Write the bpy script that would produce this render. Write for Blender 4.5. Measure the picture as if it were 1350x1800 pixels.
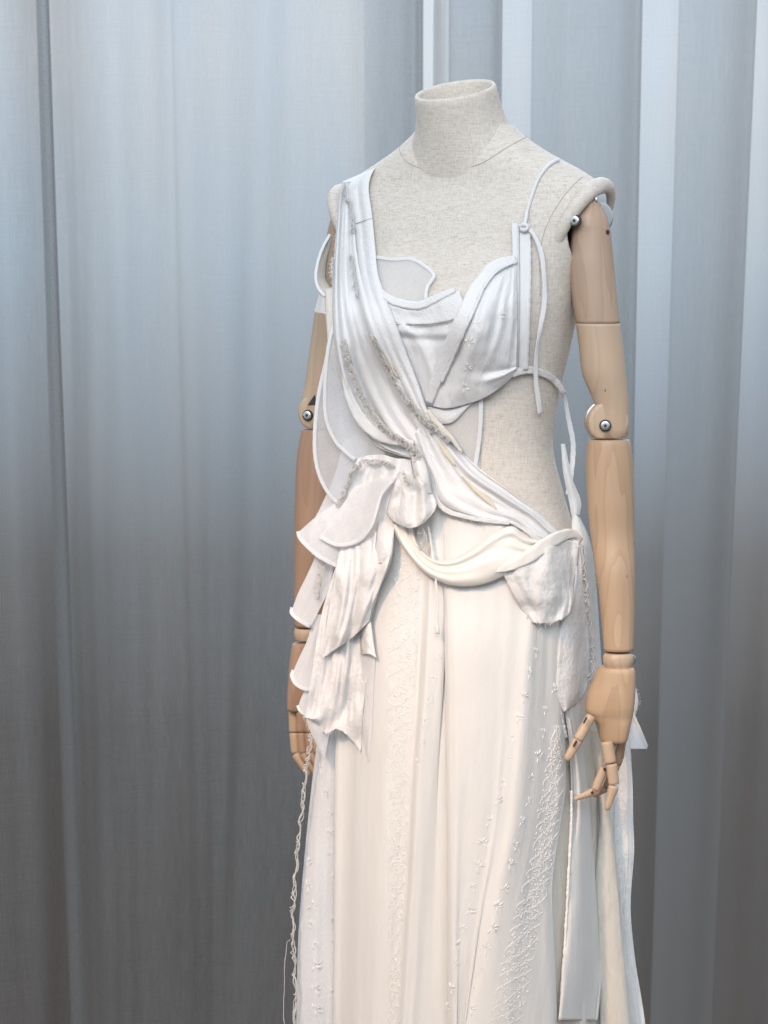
import bpy, bmesh, math, random
import numpy as np
from mathutils import Vector, Matrix, noise
from mathutils.bvhtree import BVHTree
rng = random.Random(7)
scene = bpy.context.scene
col = scene.collection
for o in list(bpy.data.objects): bpy.data.objects.remove(o)

# ------------------------------------------------------------------ camera
FPX, CX, CY = 4177.0, 675.0, 900.0
CAM = np.array([0.0, -3.3, 1.30]); TILT = math.radians(5.2)
FWD = np.array([0, math.cos(TILT), -math.sin(TILT)]); UPV = np.array([0, math.sin(TILT), math.cos(TILT)])
cd = bpy.data.cameras.new('camera'); cam = bpy.data.objects.new('camera', cd); col.objects.link(cam)
cam.location = CAM; cam.rotation_euler = (math.pi/2 - TILT, 0, 0)
cd.sensor_fit = 'VERTICAL'; cd.sensor_height = 36; cd.lens = 36*FPX/1800
cd.clip_end = 200; cd.clip_start = 0.05
cd.dof.use_dof = True; cd.dof.focus_distance = 3.22; cd.dof.aperture_fstop = 8.0
scene.camera = cam
# ------------------------------------------------------------------ world: pale daylight above the horizon, dim ground below
w = bpy.data.worlds.new('World'); scene.world = w; w.use_nodes = True
nt = w.node_tree; nt.nodes.clear()
def N(nt, t, **k):
    n = nt.nodes.new(t)
    for a, b in k.items(): setattr(n, a, b)
    return n
wo = N(nt, 'ShaderNodeOutputWorld'); bg = N(nt, 'ShaderNodeBackground'); tc = N(nt, 'ShaderNodeTexCoord')
sp = N(nt, 'ShaderNodeSeparateXYZ'); mr = N(nt, 'ShaderNodeMapRange'); cr = N(nt, 'ShaderNodeValToRGB')
nt.links.new(tc.outputs['Generated'], sp.inputs[0]); nt.links.new(sp.outputs['Z'], mr.inputs['Value'])
mr.inputs['From Min'].default_value = -0.30; mr.inputs['From Max'].default_value = 0.20
nt.links.new(mr.outputs[0], cr.inputs[0])
mp = N(nt, 'ShaderNodeMapping'); mp.inputs['Scale'].default_value = (30, 30, 6); nt.links.new(tc.outputs['Generated'], mp.inputs[0])
nz = N(nt, 'ShaderNodeTexNoise'); nz.inputs['Scale'].default_value = 1.0; nz.inputs['Detail'].default_value = 2; nt.links.new(mp.outputs[0], nz.inputs['Vector'])
tr_ = N(nt, 'ShaderNodeValToRGB'); tr_.color_ramp.elements[0].position = .35; tr_.color_ramp.elements[0].color = (.91, .96, 1.01, 1); tr_.color_ramp.elements[1].position = .66; tr_.color_ramp.elements[1].color = (1.04, 1.0, .965, 1)
mu_ = N(nt, 'ShaderNodeMix', data_type='RGBA', blend_type='MULTIPLY'); mu_.inputs[0].default_value = 1.0
nt.links.new(nz.outputs['Fac'], tr_.inputs[0]); nt.links.new(cr.outputs[0], mu_.inputs[6]); nt.links.new(tr_.outputs[0], mu_.inputs[7]); nt.links.new(mu_.outputs[2], bg.inputs[0])
e = cr.color_ramp.elements
e[0].position = 0.0; e[0].color = (0.055, 0.040, 0.030, 1)
e[1].position = 1.0; e[1].color = (0.89, 0.94, 1.0, 1)
for p, c in ((0.24, (0.070, 0.054, 0.044)), (0.38, (0.165, 0.158, 0.155)), (0.50, (0.40, 0.46, 0.53)), (0.64, (0.66, 0.77, 0.87)), (0.8, (0.89, 0.94, 1.0))):
    q = e.new(p); q.color = (*c, 1)
bg.inputs[1].default_value = 0.84
nt.links.new(bg.outputs[0], wo.inputs[0])
# ------------------------------------------------------------------ lamps
def lamp(name, kind, loc, target, energy, color, **k):
    d = bpy.data.lights.new(name, kind); o = bpy.data.objects.new(name, d); col.objects.link(o)
    o.location = loc; o.rotation_euler = (Vector(target)-Vector(loc)).to_track_quat('-Z', 'Y').to_euler()
    d.energy = energy; d.color = color
    for a, b in k.items(): setattr(d, a, b)
    return o
lamp('gallery_spotlight', 'SPOT', (-1.25, -2.35, 2.75), (0.16, 0, 0.20), 285, (1.0, 0.62, 0.34), spot_size=math.radians(30), spot_blend=1.0, shadow_soft_size=0.11)
lamp('front_soft_fill', 'AREA', (-0.25, -3.0, 2.75), (0.12, 0, 1.5), 19.5, (0.92, 0.96, 1.0), shape='RECTANGLE', size=2.6, size_y=1.6, spread=math.radians(75))  # unseen softbox fill, added up front to lower contrast on the dress
lamp('window_daylight', 'AREA', (0.15, 2.3, 3.0), (0.15, 1.2, 1.75), 50, (0.66, 0.84, 1.0), shape='RECTANGLE', size=3.6, size_y=0.9, spread=math.radians(75))
# ------------------------------------------------------------------ colour management
vs = scene.view_settings; vs.view_transform = 'Standard'; vs.look = 'None'; vs.exposure = 0; vs.gamma = 1
scene.cycles.transparent_max_bounces = 24

# ================================================================== helpers
def ray(px, py):
    px = np.asarray(px, float); py = np.asarray(py, float)
    d = FWD[None, :] + ((px-CX)/FPX)[:, None]*np.array([1., 0, 0])[None, :] - ((py-CY)/FPX)[:, None]*UPV[None, :]
    return d
def at(px, py, Y):
    d = ray([px], [py])[0]; t = (Y-CAM[1])/d[1]
    return Vector(CAM + t*d)
def mesh_obj(name, verts, faces, mat, parent=None, smooth=True):
    me = bpy.data.meshes.new(name); me.from_pydata([tuple(v) for v in verts], [], faces)
    if smooth: me.polygons.foreach_set('use_smooth', [True]*len(me.polygons))
    me.update()
    if mat: me.materials.append(mat)
    o = bpy.data.objects.new(name, me); col.objects.link(o)
    if parent: o.parent = parent
    return o
def empty(name, loc=(0, 0, 0)):
    o = bpy.data.objects.new(name, None); col.objects.link(o); o.location = loc; o.empty_display_size = 0.05
    return o
def tag(o, label, cat=None, group=None):
    o['label'] = label
    if cat: o['category'] = cat
    if group: o['group'] = group
def keep(o, parent):      # parent without moving
    o.parent = parent; o.matrix_parent_inverse = parent.matrix_world.inverted()
def cat_w(n, m):          # catmull-rom weights, m samples through n points
    W = np.zeros((m, n))
    for i, s in enumerate(np.linspace(0, n-1, m)):
        k = min(int(s), n-2); t = s-k
        ws = (-0.5*t+t*t-0.5*t**3, 1-2.5*t*t+1.5*t**3, 0.5*t+2*t*t-1.5*t**3, -0.5*t*t+0.5*t**3)
        for j, ww in zip((k-1, k, k+1, k+2), ws):
            if j < 0: W[i, 0] += 2*ww; W[i, 1] -= ww
            elif j > n-1: W[i, n-1] += 2*ww; W[i, n-2] -= ww
            else: W[i, j] += ww
    return W
def spline(pts, m):
    pts = np.asarray(pts, float)
    if len(pts) == 2: return pts[0][None]+(pts[1]-pts[0])[None]*np.linspace(0, 1, m)[:, None]
    return cat_w(len(pts), m) @ pts
def grid_faces(nu, nv, close=False, off=0):
    f = []
    for i in range(nu-1):
        for j in range(nv-1): f.append((off+i*nv+j, off+i*nv+j+1, off+(i+1)*nv+j+1, off+(i+1)*nv+j))
        if close: f.append((off+i*nv+nv-1, off+i*nv, off+(i+1)*nv, off+(i+1)*nv+nv-1))
    return f
def vnoise(P, sx, sy, seed=0.0):
    return np.array([noise.noise((a*sx, b*sy, seed)) for a, b in P])

# ================================================================== materials
def new_mat(name):
    m = bpy.data.materials.new(name); m.use_nodes = True; nt = m.node_tree; nt.nodes.clear()
    return m, nt, N(nt, 'ShaderNodeOutputMaterial')
def ramp(nt, src, stops):
    r = N(nt, 'ShaderNodeValToRGB'); nt.links.new(src, r.inputs[0]); el = r.color_ramp.elements
    el[0].position, el[0].color = stops[0][0], (*stops[0][1], 1); el[1].position, el[1].color = stops[-1][0], (*stops[-1][1], 1)
    for p, c in stops[1:-1]: q = el.new(p); q.color = (*c, 1)
    return r.outputs[0]
def tex_noise(nt, scale, detail=3, vec=None, rough=0.5):
    n = N(nt, 'ShaderNodeTexNoise'); n.inputs['Scale'].default_value = scale; n.inputs['Detail'].default_value = detail; n.inputs['Roughness'].default_value = rough
    if vec is not None: nt.links.new(vec, n.inputs['Vector'])
    return n.outputs['Fac']
def mapping(nt, coord, scale, rot=(0, 0, 0)):
    t = N(nt, 'ShaderNodeTexCoord'); m = N(nt, 'ShaderNodeMapping'); m.inputs['Scale'].default_value = scale; m.inputs['Rotation'].default_value = rot
    nt.links.new(t.outputs[coord], m.inputs[0]); return m.outputs[0]
def math_n(nt, op, a, b=None):
    n = N(nt, 'ShaderNodeMath', operation=op)
    for i, x in enumerate((a, b)):
        if x is None: continue
        if isinstance(x, (int, float)): n.inputs[i].default_value = x
        else: nt.links.new(x, n.inputs[i])
    return n.outputs[0]
def bump(nt, h, strength, dist, prev=None):
    b = N(nt, 'ShaderNodeBump'); b.inputs['Strength'].default_value = strength; b.inputs['Distance'].default_value = dist
    nt.links.new(h, b.inputs['Height'])
    if prev: nt.links.new(prev, b.inputs['Normal'])
    return b.outputs[0]
def mixc(nt, fac, a, b):
    m = N(nt, 'ShaderNodeMix', data_type='RGBA')
    if isinstance(fac, float): m.inputs[0].default_value = fac
    else: nt.links.new(fac, m.inputs[0])
    for i, x in ((6, a), (7, b)):
        if isinstance(x, tuple): m.inputs[i].default_value = (*x, 1)
        else: nt.links.new(x, m.inputs[i])
    return m.outputs[2]
def weave(nt, s, coord='UV'):
    v = mapping(nt, coord, (s, s*0.12, s*0.12)); a = tex_noise(nt, 1.0, 2, v)
    v2 = mapping(nt, coord, (s*0.12, s, s)); b = tex_noise(nt, 1.0, 2, v2)
    return math_n(nt, 'ADD', a, b)

def cloth_mat(name, colr, rough=0.85, alpha=1.0, trans=0.25, crinkle=0.0, crs=60, pattern=0.0, weave_s=1500, wv=0.25, sheen=0.15, aniso=(1.6, 0.45)):
    m, nt, out = new_mat(name)
    uv = mapping(nt, 'UV', (1, 1, 1))
    big = tex_noise(nt, 9, 3, uv)
    c = mixc(nt, big, tuple(x*0.95 for x in colr), colr)
    wvh = weave(nt, weave_s)
    nrm = bump(nt, wvh, wv, 0.0006)
    if crinkle:
        mpw = mapping(nt, 'UV', (crs*aniso[0], crs*aniso[1], 1)); h = tex_noise(nt, 1.0, 5, mpw, 0.62)
        h = math_n(nt, 'ABSOLUTE', math_n(nt, 'SUBTRACT', h, 0.5)); h = math_n(nt, 'POWER', h, 0.7)      # sharp little creases
        nrm = bump(nt, h, crinkle, 0.005, nrm)
        h2 = tex_noise(nt, 1.0, 3, mapping(nt, 'UV', (crs*.35*aniso[0], crs*.35*aniso[1], 1)), 0.5); nrm = bump(nt, h2, crinkle, 0.012, nrm)
        vv = N(nt, 'ShaderNodeTexVoronoi', feature='DISTANCE_TO_EDGE'); vv.inputs['Scale'].default_value = crs*0.8
        wob = N(nt, 'ShaderNodeTexNoise'); wob.inputs['Scale'].default_value = crs*0.5; nt.links.new(uv, wob.inputs['Vector'])
        mx = N(nt, 'ShaderNodeMix', data_type='VECTOR'); mx.inputs[0].default_value = 0.06; nt.links.new(uv, mx.inputs[4]); nt.links.new(wob.outputs['Color'], mx.inputs[5]); nt.links.new(mx.outputs[1], vv.inputs['Vector'])
        nrm = bump(nt, math_n(nt, 'MINIMUM', vv.outputs['Distance'], 0.18), crinkle*(0.3 if aniso[0] < 1.2 else 0.05), 0.01, nrm)
    if pattern:
        v3 = N(nt, 'ShaderNodeTexVoronoi', feature='F1'); v3.inputs['Scale'].default_value = 130; nt.links.new(uv, v3.inputs['Vector'])
        s = math_n(nt, 'SINE', math_n(nt, 'MULTIPLY', v3.outputs['Distance'], 13.0))
        nrm = bump(nt, s, pattern, 0.0022, nrm)
    pb = N(nt, 'ShaderNodeBsdfPrincipled'); nt.links.new(c, pb.inputs['Base Color']); pb.inputs['Roughness'].default_value = rough
    pb.inputs['Sheen Weight'].default_value = sheen; pb.inputs['Sheen Roughness'].default_value = 0.4; pb.inputs['Specular IOR Level'].default_value = 0.25 if rough > .6 else 0.5
    nt.links.new(nrm, pb.inputs['Normal'])
    tr = N(nt, 'ShaderNodeBsdfTranslucent'); nt.links.new(c, tr.inputs[0]); nt.links.new(nrm, tr.inputs['Normal'])
    ms = N(nt, 'ShaderNodeMixShader'); ms.inputs[0].default_value = trans; nt.links.new(pb.outputs[0], ms.inputs[1]); nt.links.new(tr.outputs[0], ms.inputs[2])
    last = ms.outputs[0]
    if alpha < 1:
        tp = N(nt, 'ShaderNodeBsdfTransparent'); m2 = N(nt, 'ShaderNodeMixShader')
        a = math_n(nt, 'MULTIPLY', math_n(nt, 'ADD', math_n(nt, 'MULTIPLY', wvh, 0.35), 0.65), alpha)      # weave sum averages about 1
        lw = N(nt, 'ShaderNodeLayerWeight'); lw.inputs[0].default_value = 0.35   # threads close up at grazing angles
        a = math_n(nt, 'MINIMUM', math_n(nt, 'ADD', a, math_n(nt, 'MULTIPLY', lw.outputs['Facing'], 0.35)), 1.0)
        nt.links.new(a, m2.inputs[0]); nt.links.new(tp.outputs[0], m2.inputs[1]); nt.links.new(last, m2.inputs[2]); last = m2.outputs[0]
    nt.links.new(last, out.inputs[0]); return m
COTTON = cloth_mat('white_cotton', (0.86, 0.855, 0.84), crinkle=0.16, crs=60, wv=0.25, aniso=(2.2, .35))
VOILE = cloth_mat('fine_white_voile', (0.87, 0.88, 0.895), crinkle=0.30, crs=75, trans=0.22, sheen=0.05, aniso=(2.0, .5))
GAUZE = cloth_mat('crumpled_gauze', (0.875, 0.87, 0.87), crinkle=0.38, crs=95, trans=0.25, alpha=0.93, sheen=0.05, aniso=(1.1, .8))
EMBRO = cloth_mat('embroidered_cotton', (0.875, 0.885, 0.895), pattern=0.16, crinkle=0.20, crs=75)
SATIN = cloth_mat('cream_satin', (0.87, 0.85, 0.80), rough=0.6, trans=0.15, crinkle=0.05, crs=20, sheen=0.3, wv=0.1)
CREAM = cloth_mat('cream_crepe', (0.80, 0.765, 0.70), crinkle=0.25, crs=240, trans=0.2)
ORGANZA = cloth_mat('sheer_organza', (0.87, 0.88, 0.90), alpha=0.60, trans=0.40, crinkle=0.12, crs=30, rough=0.6)
ORGANZA2 = cloth_mat('denser_organza', (0.87, 0.87, 0.88), alpha=0.82, trans=0.35, crinkle=0.2, crs=36, rough=0.6)
HEM = cloth_mat('white_hem_tape', (0.85, 0.86, 0.875), crinkle=0.12, crs=90)
YELLOW = cloth_mat('pale_yellow_silk', (0.80, 0.74, 0.60), rough=0.6)

def simple_mat(name, colr, rough=0.5, metal=0.0, nz=0, nzd=0.002):
    m, nt, out = new_mat(name); pb = N(nt, 'ShaderNodeBsdfPrincipled')
    uv = mapping(nt, 'Object', (1, 1, 1)); f = tex_noise(nt, 40, 3, uv)
    nt.links.new(mixc(nt, f, tuple(x*0.88 for x in colr), colr), pb.inputs['Base Color'])
    pb.inputs['Roughness'].default_value = rough; pb.inputs['Metallic'].default_value = metal
    if nz: nt.links.new(bump(nt, tex_noise(nt, nz, 2, uv), 0.4, nzd), pb.inputs['Normal'])
    nt.links.new(pb.outputs[0], out.inputs[0]); return m
THREAD = simple_mat('silver_beige_thread', (0.60, 0.59, 0.57), 0.4)
WTHREAD = simple_mat('white_silk_thread', (0.86, 0.855, 0.84), 0.5)
METAL = simple_mat('brushed_steel', (0.66, 0.68, 0.70), 0.25, 1.0)
DARK = simple_mat('dark_recess', (0.035, 0.032, 0.03), 0.7)  # near-black colour stands in for shade inside sockets, slots and bolt recesses
SEAM = simple_mat('linen_seam_thread', (0.40, 0.37, 0.32), 0.9)

def linen_mat():
    m, nt, out = new_mat('natural_linen'); pb = N(nt, 'ShaderNodeBsdfPrincipled')
    a = tex_noise(nt, 1, 3, mapping(nt, 'Object', (80, 80, 620)), 0.6); b = tex_noise(nt, 1, 3, mapping(nt, 'Object', (620, 620, 80)), 0.6)
    s = math_n(nt, 'ADD', a, b)
    c = ramp(nt, math_n(nt, 'MULTIPLY', s, 0.5), ((0.30, (0.37, 0.33, 0.285)), (0.43, (0.575, 0.53, 0.48)), (0.55, (0.66, 0.62, 0.57)), (0.68, (0.73, 0.695, 0.65))))
    blot = tex_noise(nt, 14, 3, mapping(nt, 'Object', (1, 1, 1)))
    c = mixc(nt, math_n(nt, 'MULTIPLY', blot, 0.25), c, (0.50, 0.46, 0.40))
    nt.links.new(c, pb.inputs['Base Color']); pb.inputs['Roughness'].default_value = 0.95; pb.inputs['Specular IOR Level'].default_value = 0.1
    pb.inputs['Sheen Weight'].default_value = 0.1
    nt.links.new(bump(nt, s, 0.5, 0.0008), pb.inputs['Normal']); nt.links.new(pb.outputs[0], out.inputs[0]); return m
LINEN = linen_mat()
def wood_mat(name, base, dark, seed):
    m, nt, out = new_mat(name); pb = N(nt, 'ShaderNodeBsdfPrincipled')
    t = N(nt, 'ShaderNodeTexCoord'); mp = N(nt, 'ShaderNodeMapping'); nt.links.new(t.outputs['Object'], mp.inputs[0])
    mp.inputs['Location'].default_value = (seed, seed*1.7, seed*.3); mp.inputs['Scale'].default_value = (14, 14, 1.6)
    wig = N(nt, 'ShaderNodeTexNoise'); wig.inputs['Scale'].default_value = 1.0; wig.inputs['Detail'].default_value = 3; nt.links.new(mp.outputs[0], wig.inputs['Vector'])
    rings = math_n(nt, 'FRACT', math_n(nt, 'MULTIPLY', wig.outputs['Fac'], 11.0))
    rings = math_n(nt, 'POWER', rings, 2.2)
    fine = tex_noise(nt, 1, 4, mapping(nt, 'Object', (420, 420, 9)), 0.65)
    c = mixc(nt, math_n(nt, 'MULTIPLY', rings, 0.8), base, dark)
    c = mixc(nt, math_n(nt, 'MULTIPLY', fine, 0.6), c, dark)
    blot = tex_noise(nt, 1, 2, mapping(nt, 'Object', (9, 9, 3)))
    c = mixc(nt, math_n(nt, 'MULTIPLY', blot, 0.35), c, tuple(x*y for x, y in zip(base, (0.86, 0.78, 0.74))))
    # small dark pin knots
    kv = N(nt, 'ShaderNodeTexVoronoi'); kv.inputs['Scale'].default_value = 1.0; nt.links.new(mapping(nt, 'Object', (38, 38, 13)), kv.inputs['Vector'])
    kn = math_n(nt, 'LESS_THAN', kv.outputs['Distance'], 0.045)
    c = mixc(nt, math_n(nt, 'MULTIPLY', kn, 0.75), c, (0.10, 0.05, 0.03))
    nt.links.new(c, pb.inputs['Base Color']); pb.inputs['Roughness'].default_value = 0.46; pb.inputs['Specular IOR Level'].default_value = 0.4
    nt.links.new(bump(nt, fine, 0.12, 0.001), pb.inputs['Normal']); nt.links.new(pb.outputs[0], out.inputs[0]); return m
WOOD_PALE = wood_mat('pale_beech', (0.55, 0.43, 0.32), (0.43, 0.31, 0.215), 1.3)
WOOD_PINK = wood_mat('pinkish_beech', (0.48, 0.36, 0.275), (0.38, 0.265, 0.19), 4.1)
WOOD_GOLD = wood_mat('golden_beech', (0.50, 0.37, 0.255), (0.38, 0.25, 0.155), 7.7)
WOOD_RED = wood_mat('reddish_beech', (0.40, 0.27, 0.19), (0.31, 0.19, 0.125), 9.2)

def curtain_mat(name, lo, hi, al):
    m, nt, out = new_mat(name)
    v = mapping(nt, 'UV', (300, 13, 1)); a = tex_noise(nt, 1, 5, v, 0.7)
    v2 = mapping(nt, 'UV', (5, 500, 1)); b = tex_noise(nt, 1, 2, v2, 0.6)
    slub = tex_noise(nt, 1, 3, mapping(nt, 'UV', (1100, 26, 1)), 0.6)
    band = tex_noise(nt, 1, 2, mapping(nt, 'UV', (26, 0.5, 1)), 0.5)
    f = math_n(nt, 'ADD', math_n(nt, 'MULTIPLY', a, 0.45), math_n(nt, 'ADD', math_n(nt, 'MULTIPLY', b, 0.22), math_n(nt, 'MULTIPLY', slub, 0.33)))
    f = math_n(nt, 'ADD', f, math_n(nt, 'MULTIPLY', math_n(nt, 'SUBTRACT', band, 0.5), 0.25))
    op = ramp(nt, f, ((0.33, (lo,)*3), (0.67, (hi,)*3)))     # share of thread
    lw = N(nt, 'ShaderNodeLayerWeight'); lw.inputs[0].default_value = 0.30
    op = math_n(nt, 'MINIMUM', math_n(nt, 'ADD', op, math_n(nt, 'MULTIPLY', lw.outputs['Facing'], 0.13)), 1.0)
    df = N(nt, 'ShaderNodeBsdfDiffuse'); tl = N(nt, 'ShaderNodeBsdfTranslucent'); tp = N(nt, 'ShaderNodeBsdfTransparent')
    df.inputs[0].default_value = (al*.25, al*.205, al*.165, 1); tl.inputs[0].default_value = (al, al*.99, al*.98, 1); tp.inputs[0].default_value = (0.96, 0.97, 0.98, 1)
    m1 = N(nt, 'ShaderNodeMixShader'); m1.inputs[0].default_value = 0.5; nt.links.new(df.outputs[0], m1.inputs[1]); nt.links.new(tl.outputs[0], m1.inputs[2])
    m2 = N(nt, 'ShaderNodeMixShader'); nt.links.new(op, m2.inputs[0]); nt.links.new(tp.outputs[0], m2.inputs[1]); nt.links.new(m1.outputs[0], m2.inputs[2])
    nt.links.new(m2.outputs[0], out.inputs[0]); return m
CURT = curtain_mat('sheer_pale_voile', .26, .46, .58)
CURT_D = curtain_mat('sheer_grey_voile', .36, .66, .46)
def floor_mat():
    m, nt, out = new_mat('dark_wood_floor'); pb = N(nt, 'ShaderNodeBsdfPrincipled')
    f = tex_noise(nt, 1, 4, mapping(nt, 'Object', (3, 40, 1)), 0.6)
    nt.links.new(ramp(nt, f, ((0.3, (0.12, 0.085, 0.06)), (0.7, (0.22, 0.16, 0.115)))), pb.inputs['Base Color']); pb.inputs['Roughness'].default_value = 0.5
    nt.links.new(pb.outputs[0], out.inputs[0]); return m

# ================================================================== setting
FLOOR = -0.25
fl = mesh_obj('floor', [(-4, -4.5, FLOOR), (4, -4.5, FLOOR), (4, 1.5, FLOOR), (-4, 1.5, FLOOR)], [(0, 1, 2, 3)], floor_mat(), smooth=False)
fl['kind'] = 'structure'; fl['label'] = 'brown wooden floor below the frame'

def curtain(name, path, label, zt=2.5, wob=0.012, seed=0.0, mat=None):
    """path: (px at top, px at bottom, Y) control points in plan; the cloth hangs between them"""
    def X(px, Y): return (px-CX)/FPX*(Y-CAM[1])
    n = (len(path)-1)*26+1
    P = spline([(X(a, y), X(b, y), y) for a, b, y in path], n)
    rows = 60; V = []; UV = []
    L = np.concatenate([[0], np.cumsum(np.hypot(np.diff(P[:, 0]), np.diff(P[:, 2])))])
    for i in range(rows):
        k = i/(rows-1); z = zt*(1-k)+(FLOOR+0.004)*k
        # pixel rows 0..1800 correspond to about z = 1.84 .. -0.02 at the curtain
        s = (1.84-z)/1.86
        for j in range(n):
            x = P[j, 0]*(1-s)+P[j, 1]*s
            a = wob*(0.5+0.8*max(0, min(1, s)))
            dy = a*noise.noise((L[j]*9+seed+.35*z, z*0.9, seed))+0.6*a*noise.noise((L[j]*16-seed-.8*z, z*1.6, seed+3))*max(0, min(1, s*1.4)) + 0.12*a*noise.noise((L[j]*30+seed, z*0.9, seed+5))
            V.append((x+0.25*dy, P[j, 2]+dy, z)); UV.append((L[j], z))
    o = mesh_obj(name, V, grid_faces(rows, n), mat or CURT)
    ul = o.data.uv_layers.new(name='UVMap'); 
    idx = np.zeros(len(o.data.loops), int); o.data.loops.foreach_get('vertex_index', idx)
    ul.data.foreach_set('uv', np.array(UV)[idx].ravel())
    tag(o, label, 'curtain', 'sheer curtains hanging behind the dress form'); return o
curtain('sheer_curtain', [(-260, -240, 1.06), (-150, -130, 1.12), (-60, -40, 1.07), (10, 40, 1.11), (60, 92, 1.06), (88, 128, 1.04), (95.5, 136, 1.07), (88, 128, 1.09), (72, 112, 1.10)],
        'grey sheer curtain panel with a crisp folded edge overlapping the wide panel', seed=1.0, mat=CURT_D)
curtain('sheer_curtain', [(74, 108, 1.40), (86, 120, 1.42), (100, 134, 1.40), (120, 154, 1.33), (148, 180, 1.26), (200, 215, 1.215), (262, 262, 1.225), (300, 318, 1.205), (322, 345, 1.215), (400, 385, 1.235), (462, 440, 1.205), (520, 520, 1.225), (600, 590, 1.215), (655, 660, 1.232), (700, 700, 1.215), (726, 726, 1.235), (738, 738, 1.22), (741, 741, 1.25), (700, 700, 1.29), (640, 640, 1.30)],
        'wide grey sheer curtain panel with soft shallow folds beside the white post', seed=3.0, wob=0.022, mat=CURT_D)
curtain('sheer_curtain', [(776, 776, 1.24), (782, 782, 1.20), (820, 820, 1.18), (860, 856, 1.15), (876, 868, 1.12), (879, 871, 1.14), (860, 855, 1.20), (800, 800, 1.235), (790, 790, 1.26), (830, 830, 1.265), (935, 935, 1.22), (1010, 1005, 1.24), (1080, 1070, 1.20), (1112, 1098, 1.14), (1121, 1103, 1.17), (1080, 1064, 1.22), (960, 950, 1.25), (935, 926, 1.27), (1010, 1005, 1.285),
                          (1120, 1105, 1.24), (1190, 1165, 1.22), (1260, 1220, 1.20), (1310, 1260, 1.15), (1319, 1264, 1.17), (1280, 1230, 1.24), (1200, 1170, 1.26), (1188, 1158, 1.275), (1230, 1200, 1.285), (1330, 1300, 1.25), (1400, 1380, 1.20), (1500, 1480, 1.26), (1620, 1600, 1.2)],
        'pale sheer curtain panel with crisp doubled pleats behind the nearer wooden arm', seed=7.0, wob=0.008)
# white post of the window standing behind the gap between two curtain panels
pc = at(768.5, 400, 1.42); r_ = 0.0105
V = []; 
for z in (FLOOR, 2.5):
    for k in range(20):
        an = 2*math.pi*k/20; V.append((pc.x+r_*math.cos(an), 1.42+r_*math.sin(an), z))
F = grid_faces(2, 20, True)+[tuple(range(19, -1, -1)), tuple(range(20, 40))]
o = mesh_obj('window_post', V, F, simple_mat('white_lacquer', (0.78, 0.79, 0.80), 0.4))
tag(o, 'slim white upright post showing in the gap between sheer curtains', 'post')

# ================================================================== mannequin torso
A = math.radians(28); CA, SA = math.cos(A), math.sin(A); X0 = 0.117
def B(u, v, z): return (X0+u*CA-v*SA, -u*SA-v*CA, z)      # body frame: u = its left, v = its front
man = empty('mannequin', (X0, 0, FLOOR))
tag(man, 'headless linen dress form with jointed wooden arms wearing the white dress', 'mannequin')
#        z,    w,    df,   db,   vc,  exponent
SEC = [(0.80, .150, .115, .115, .010, 2.2), (0.88, .160, .118, .125, .012, 2.2), (0.96, .160, .112, .125, .015, 2.2), (1.03, .143, .103, .105, .017, 2.2), (1.095, .131, .097, .088, .020, 2.15),
       (1.16, .138, .102, .092, .020, 2.15), (1.22, .151, .108, .105, .020, 2.2), (1.28, .162, .110, .115, .018, 2.3), (1.33, .170, .103, .118, .012, 2.4), (1.37, .182, .094, .115, .006, 2.5),
       (1.41, .194, .085, .105, .002, 2.5), (1.435, .196, .078, .092, .000, 2.4), (1.452, .188, .073, .082, .000, 2.3), (1.468, .166, .070, .076, .002, 2.2), (1.484, .136, .068, .072, .004, 2.1), (1.500, .108, .064, .068, .006, 2.0), (1.516, .085, .058, .062, .008, 2.0), (1.53, .070, .05, .055, .01, 2.0)]
NT = 112
S = spline(SEC, 150); TV = []
for z, ww, df, db, vc, ex in S:
    for k in range(NT):
        an = 2*math.pi*k/NT; c, s = math.cos(an), math.sin(an)
        u = ww*math.copysign(abs(c)**(2/ex), c); v = (df if s > 0 else db)*math.copysign(abs(s)**(2/ex), s)
        if s > 0:
            for bu in (-.078, .078): v += 0.034*math.exp(-((u-bu)/.052)**2-((z-1.262)/.055)**2)*min(1, s*2)
        TV.append(B(u, vc+v, z))
TF = grid_faces(len(S), NT, True)+[tuple(range(NT-1, -1, -1)), tuple(range((len(S)-1)*NT, len(S)*NT))]
torso = mesh_obj('torso', TV, TF, LINEN, man); torso.matrix_parent_inverse = Matrix.Translation((-X0, 0, -FLOOR))
# arm sockets are cut into both sides
def cutter(sign):
    V = []; n = 40
    for u in (0.100, 0.115, 0.30):
        for k in range(n):
            an = 2*math.pi*k/n; q = 0.9 if u < .16 else 1.0
            V.append(B(sign*u, 0.000+0.0565*q*math.cos(an), 1.389+0.057*q*math.sin(an)))
    F = grid_faces(3, n, True)+[tuple(range(n-1, -1, -1)), tuple(range(2*n, 3*n))]
    o = mesh_obj('cutter', V, F, DARK); 
    bm = bmesh.new(); bm.from_mesh(o.data); bmesh.ops.recalc_face_normals(bm, faces=bm.faces); bm.to_mesh(o.data); bm.free(); return o
bm = bmesh.new(); bm.from_mesh(torso.data); bmesh.ops.recalc_face_normals(bm, faces=bm.faces); bm.to_mesh(torso.data); bm.free()
torso.data.materials.append(DARK)
cuts = [cutter(1), cutter(-1)]
for c in cuts:
    md = torso.modifiers.new('socket', 'BOOLEAN'); md.object = c; md.operation = 'DIFFERENCE'; md.solver = 'EXACT'; md.material_mode = 'TRANSFER'
bpy.context.view_layer.update()
ev = torso.evaluated_get(bpy.context.evaluated_depsgraph_get()); newm = bpy.data.meshes.new_from_object(ev)
torso.modifiers.clear(); torso.data = newm; newm.name = 'torso'
for c in cuts: bpy.data.objects.remove(c)

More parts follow.
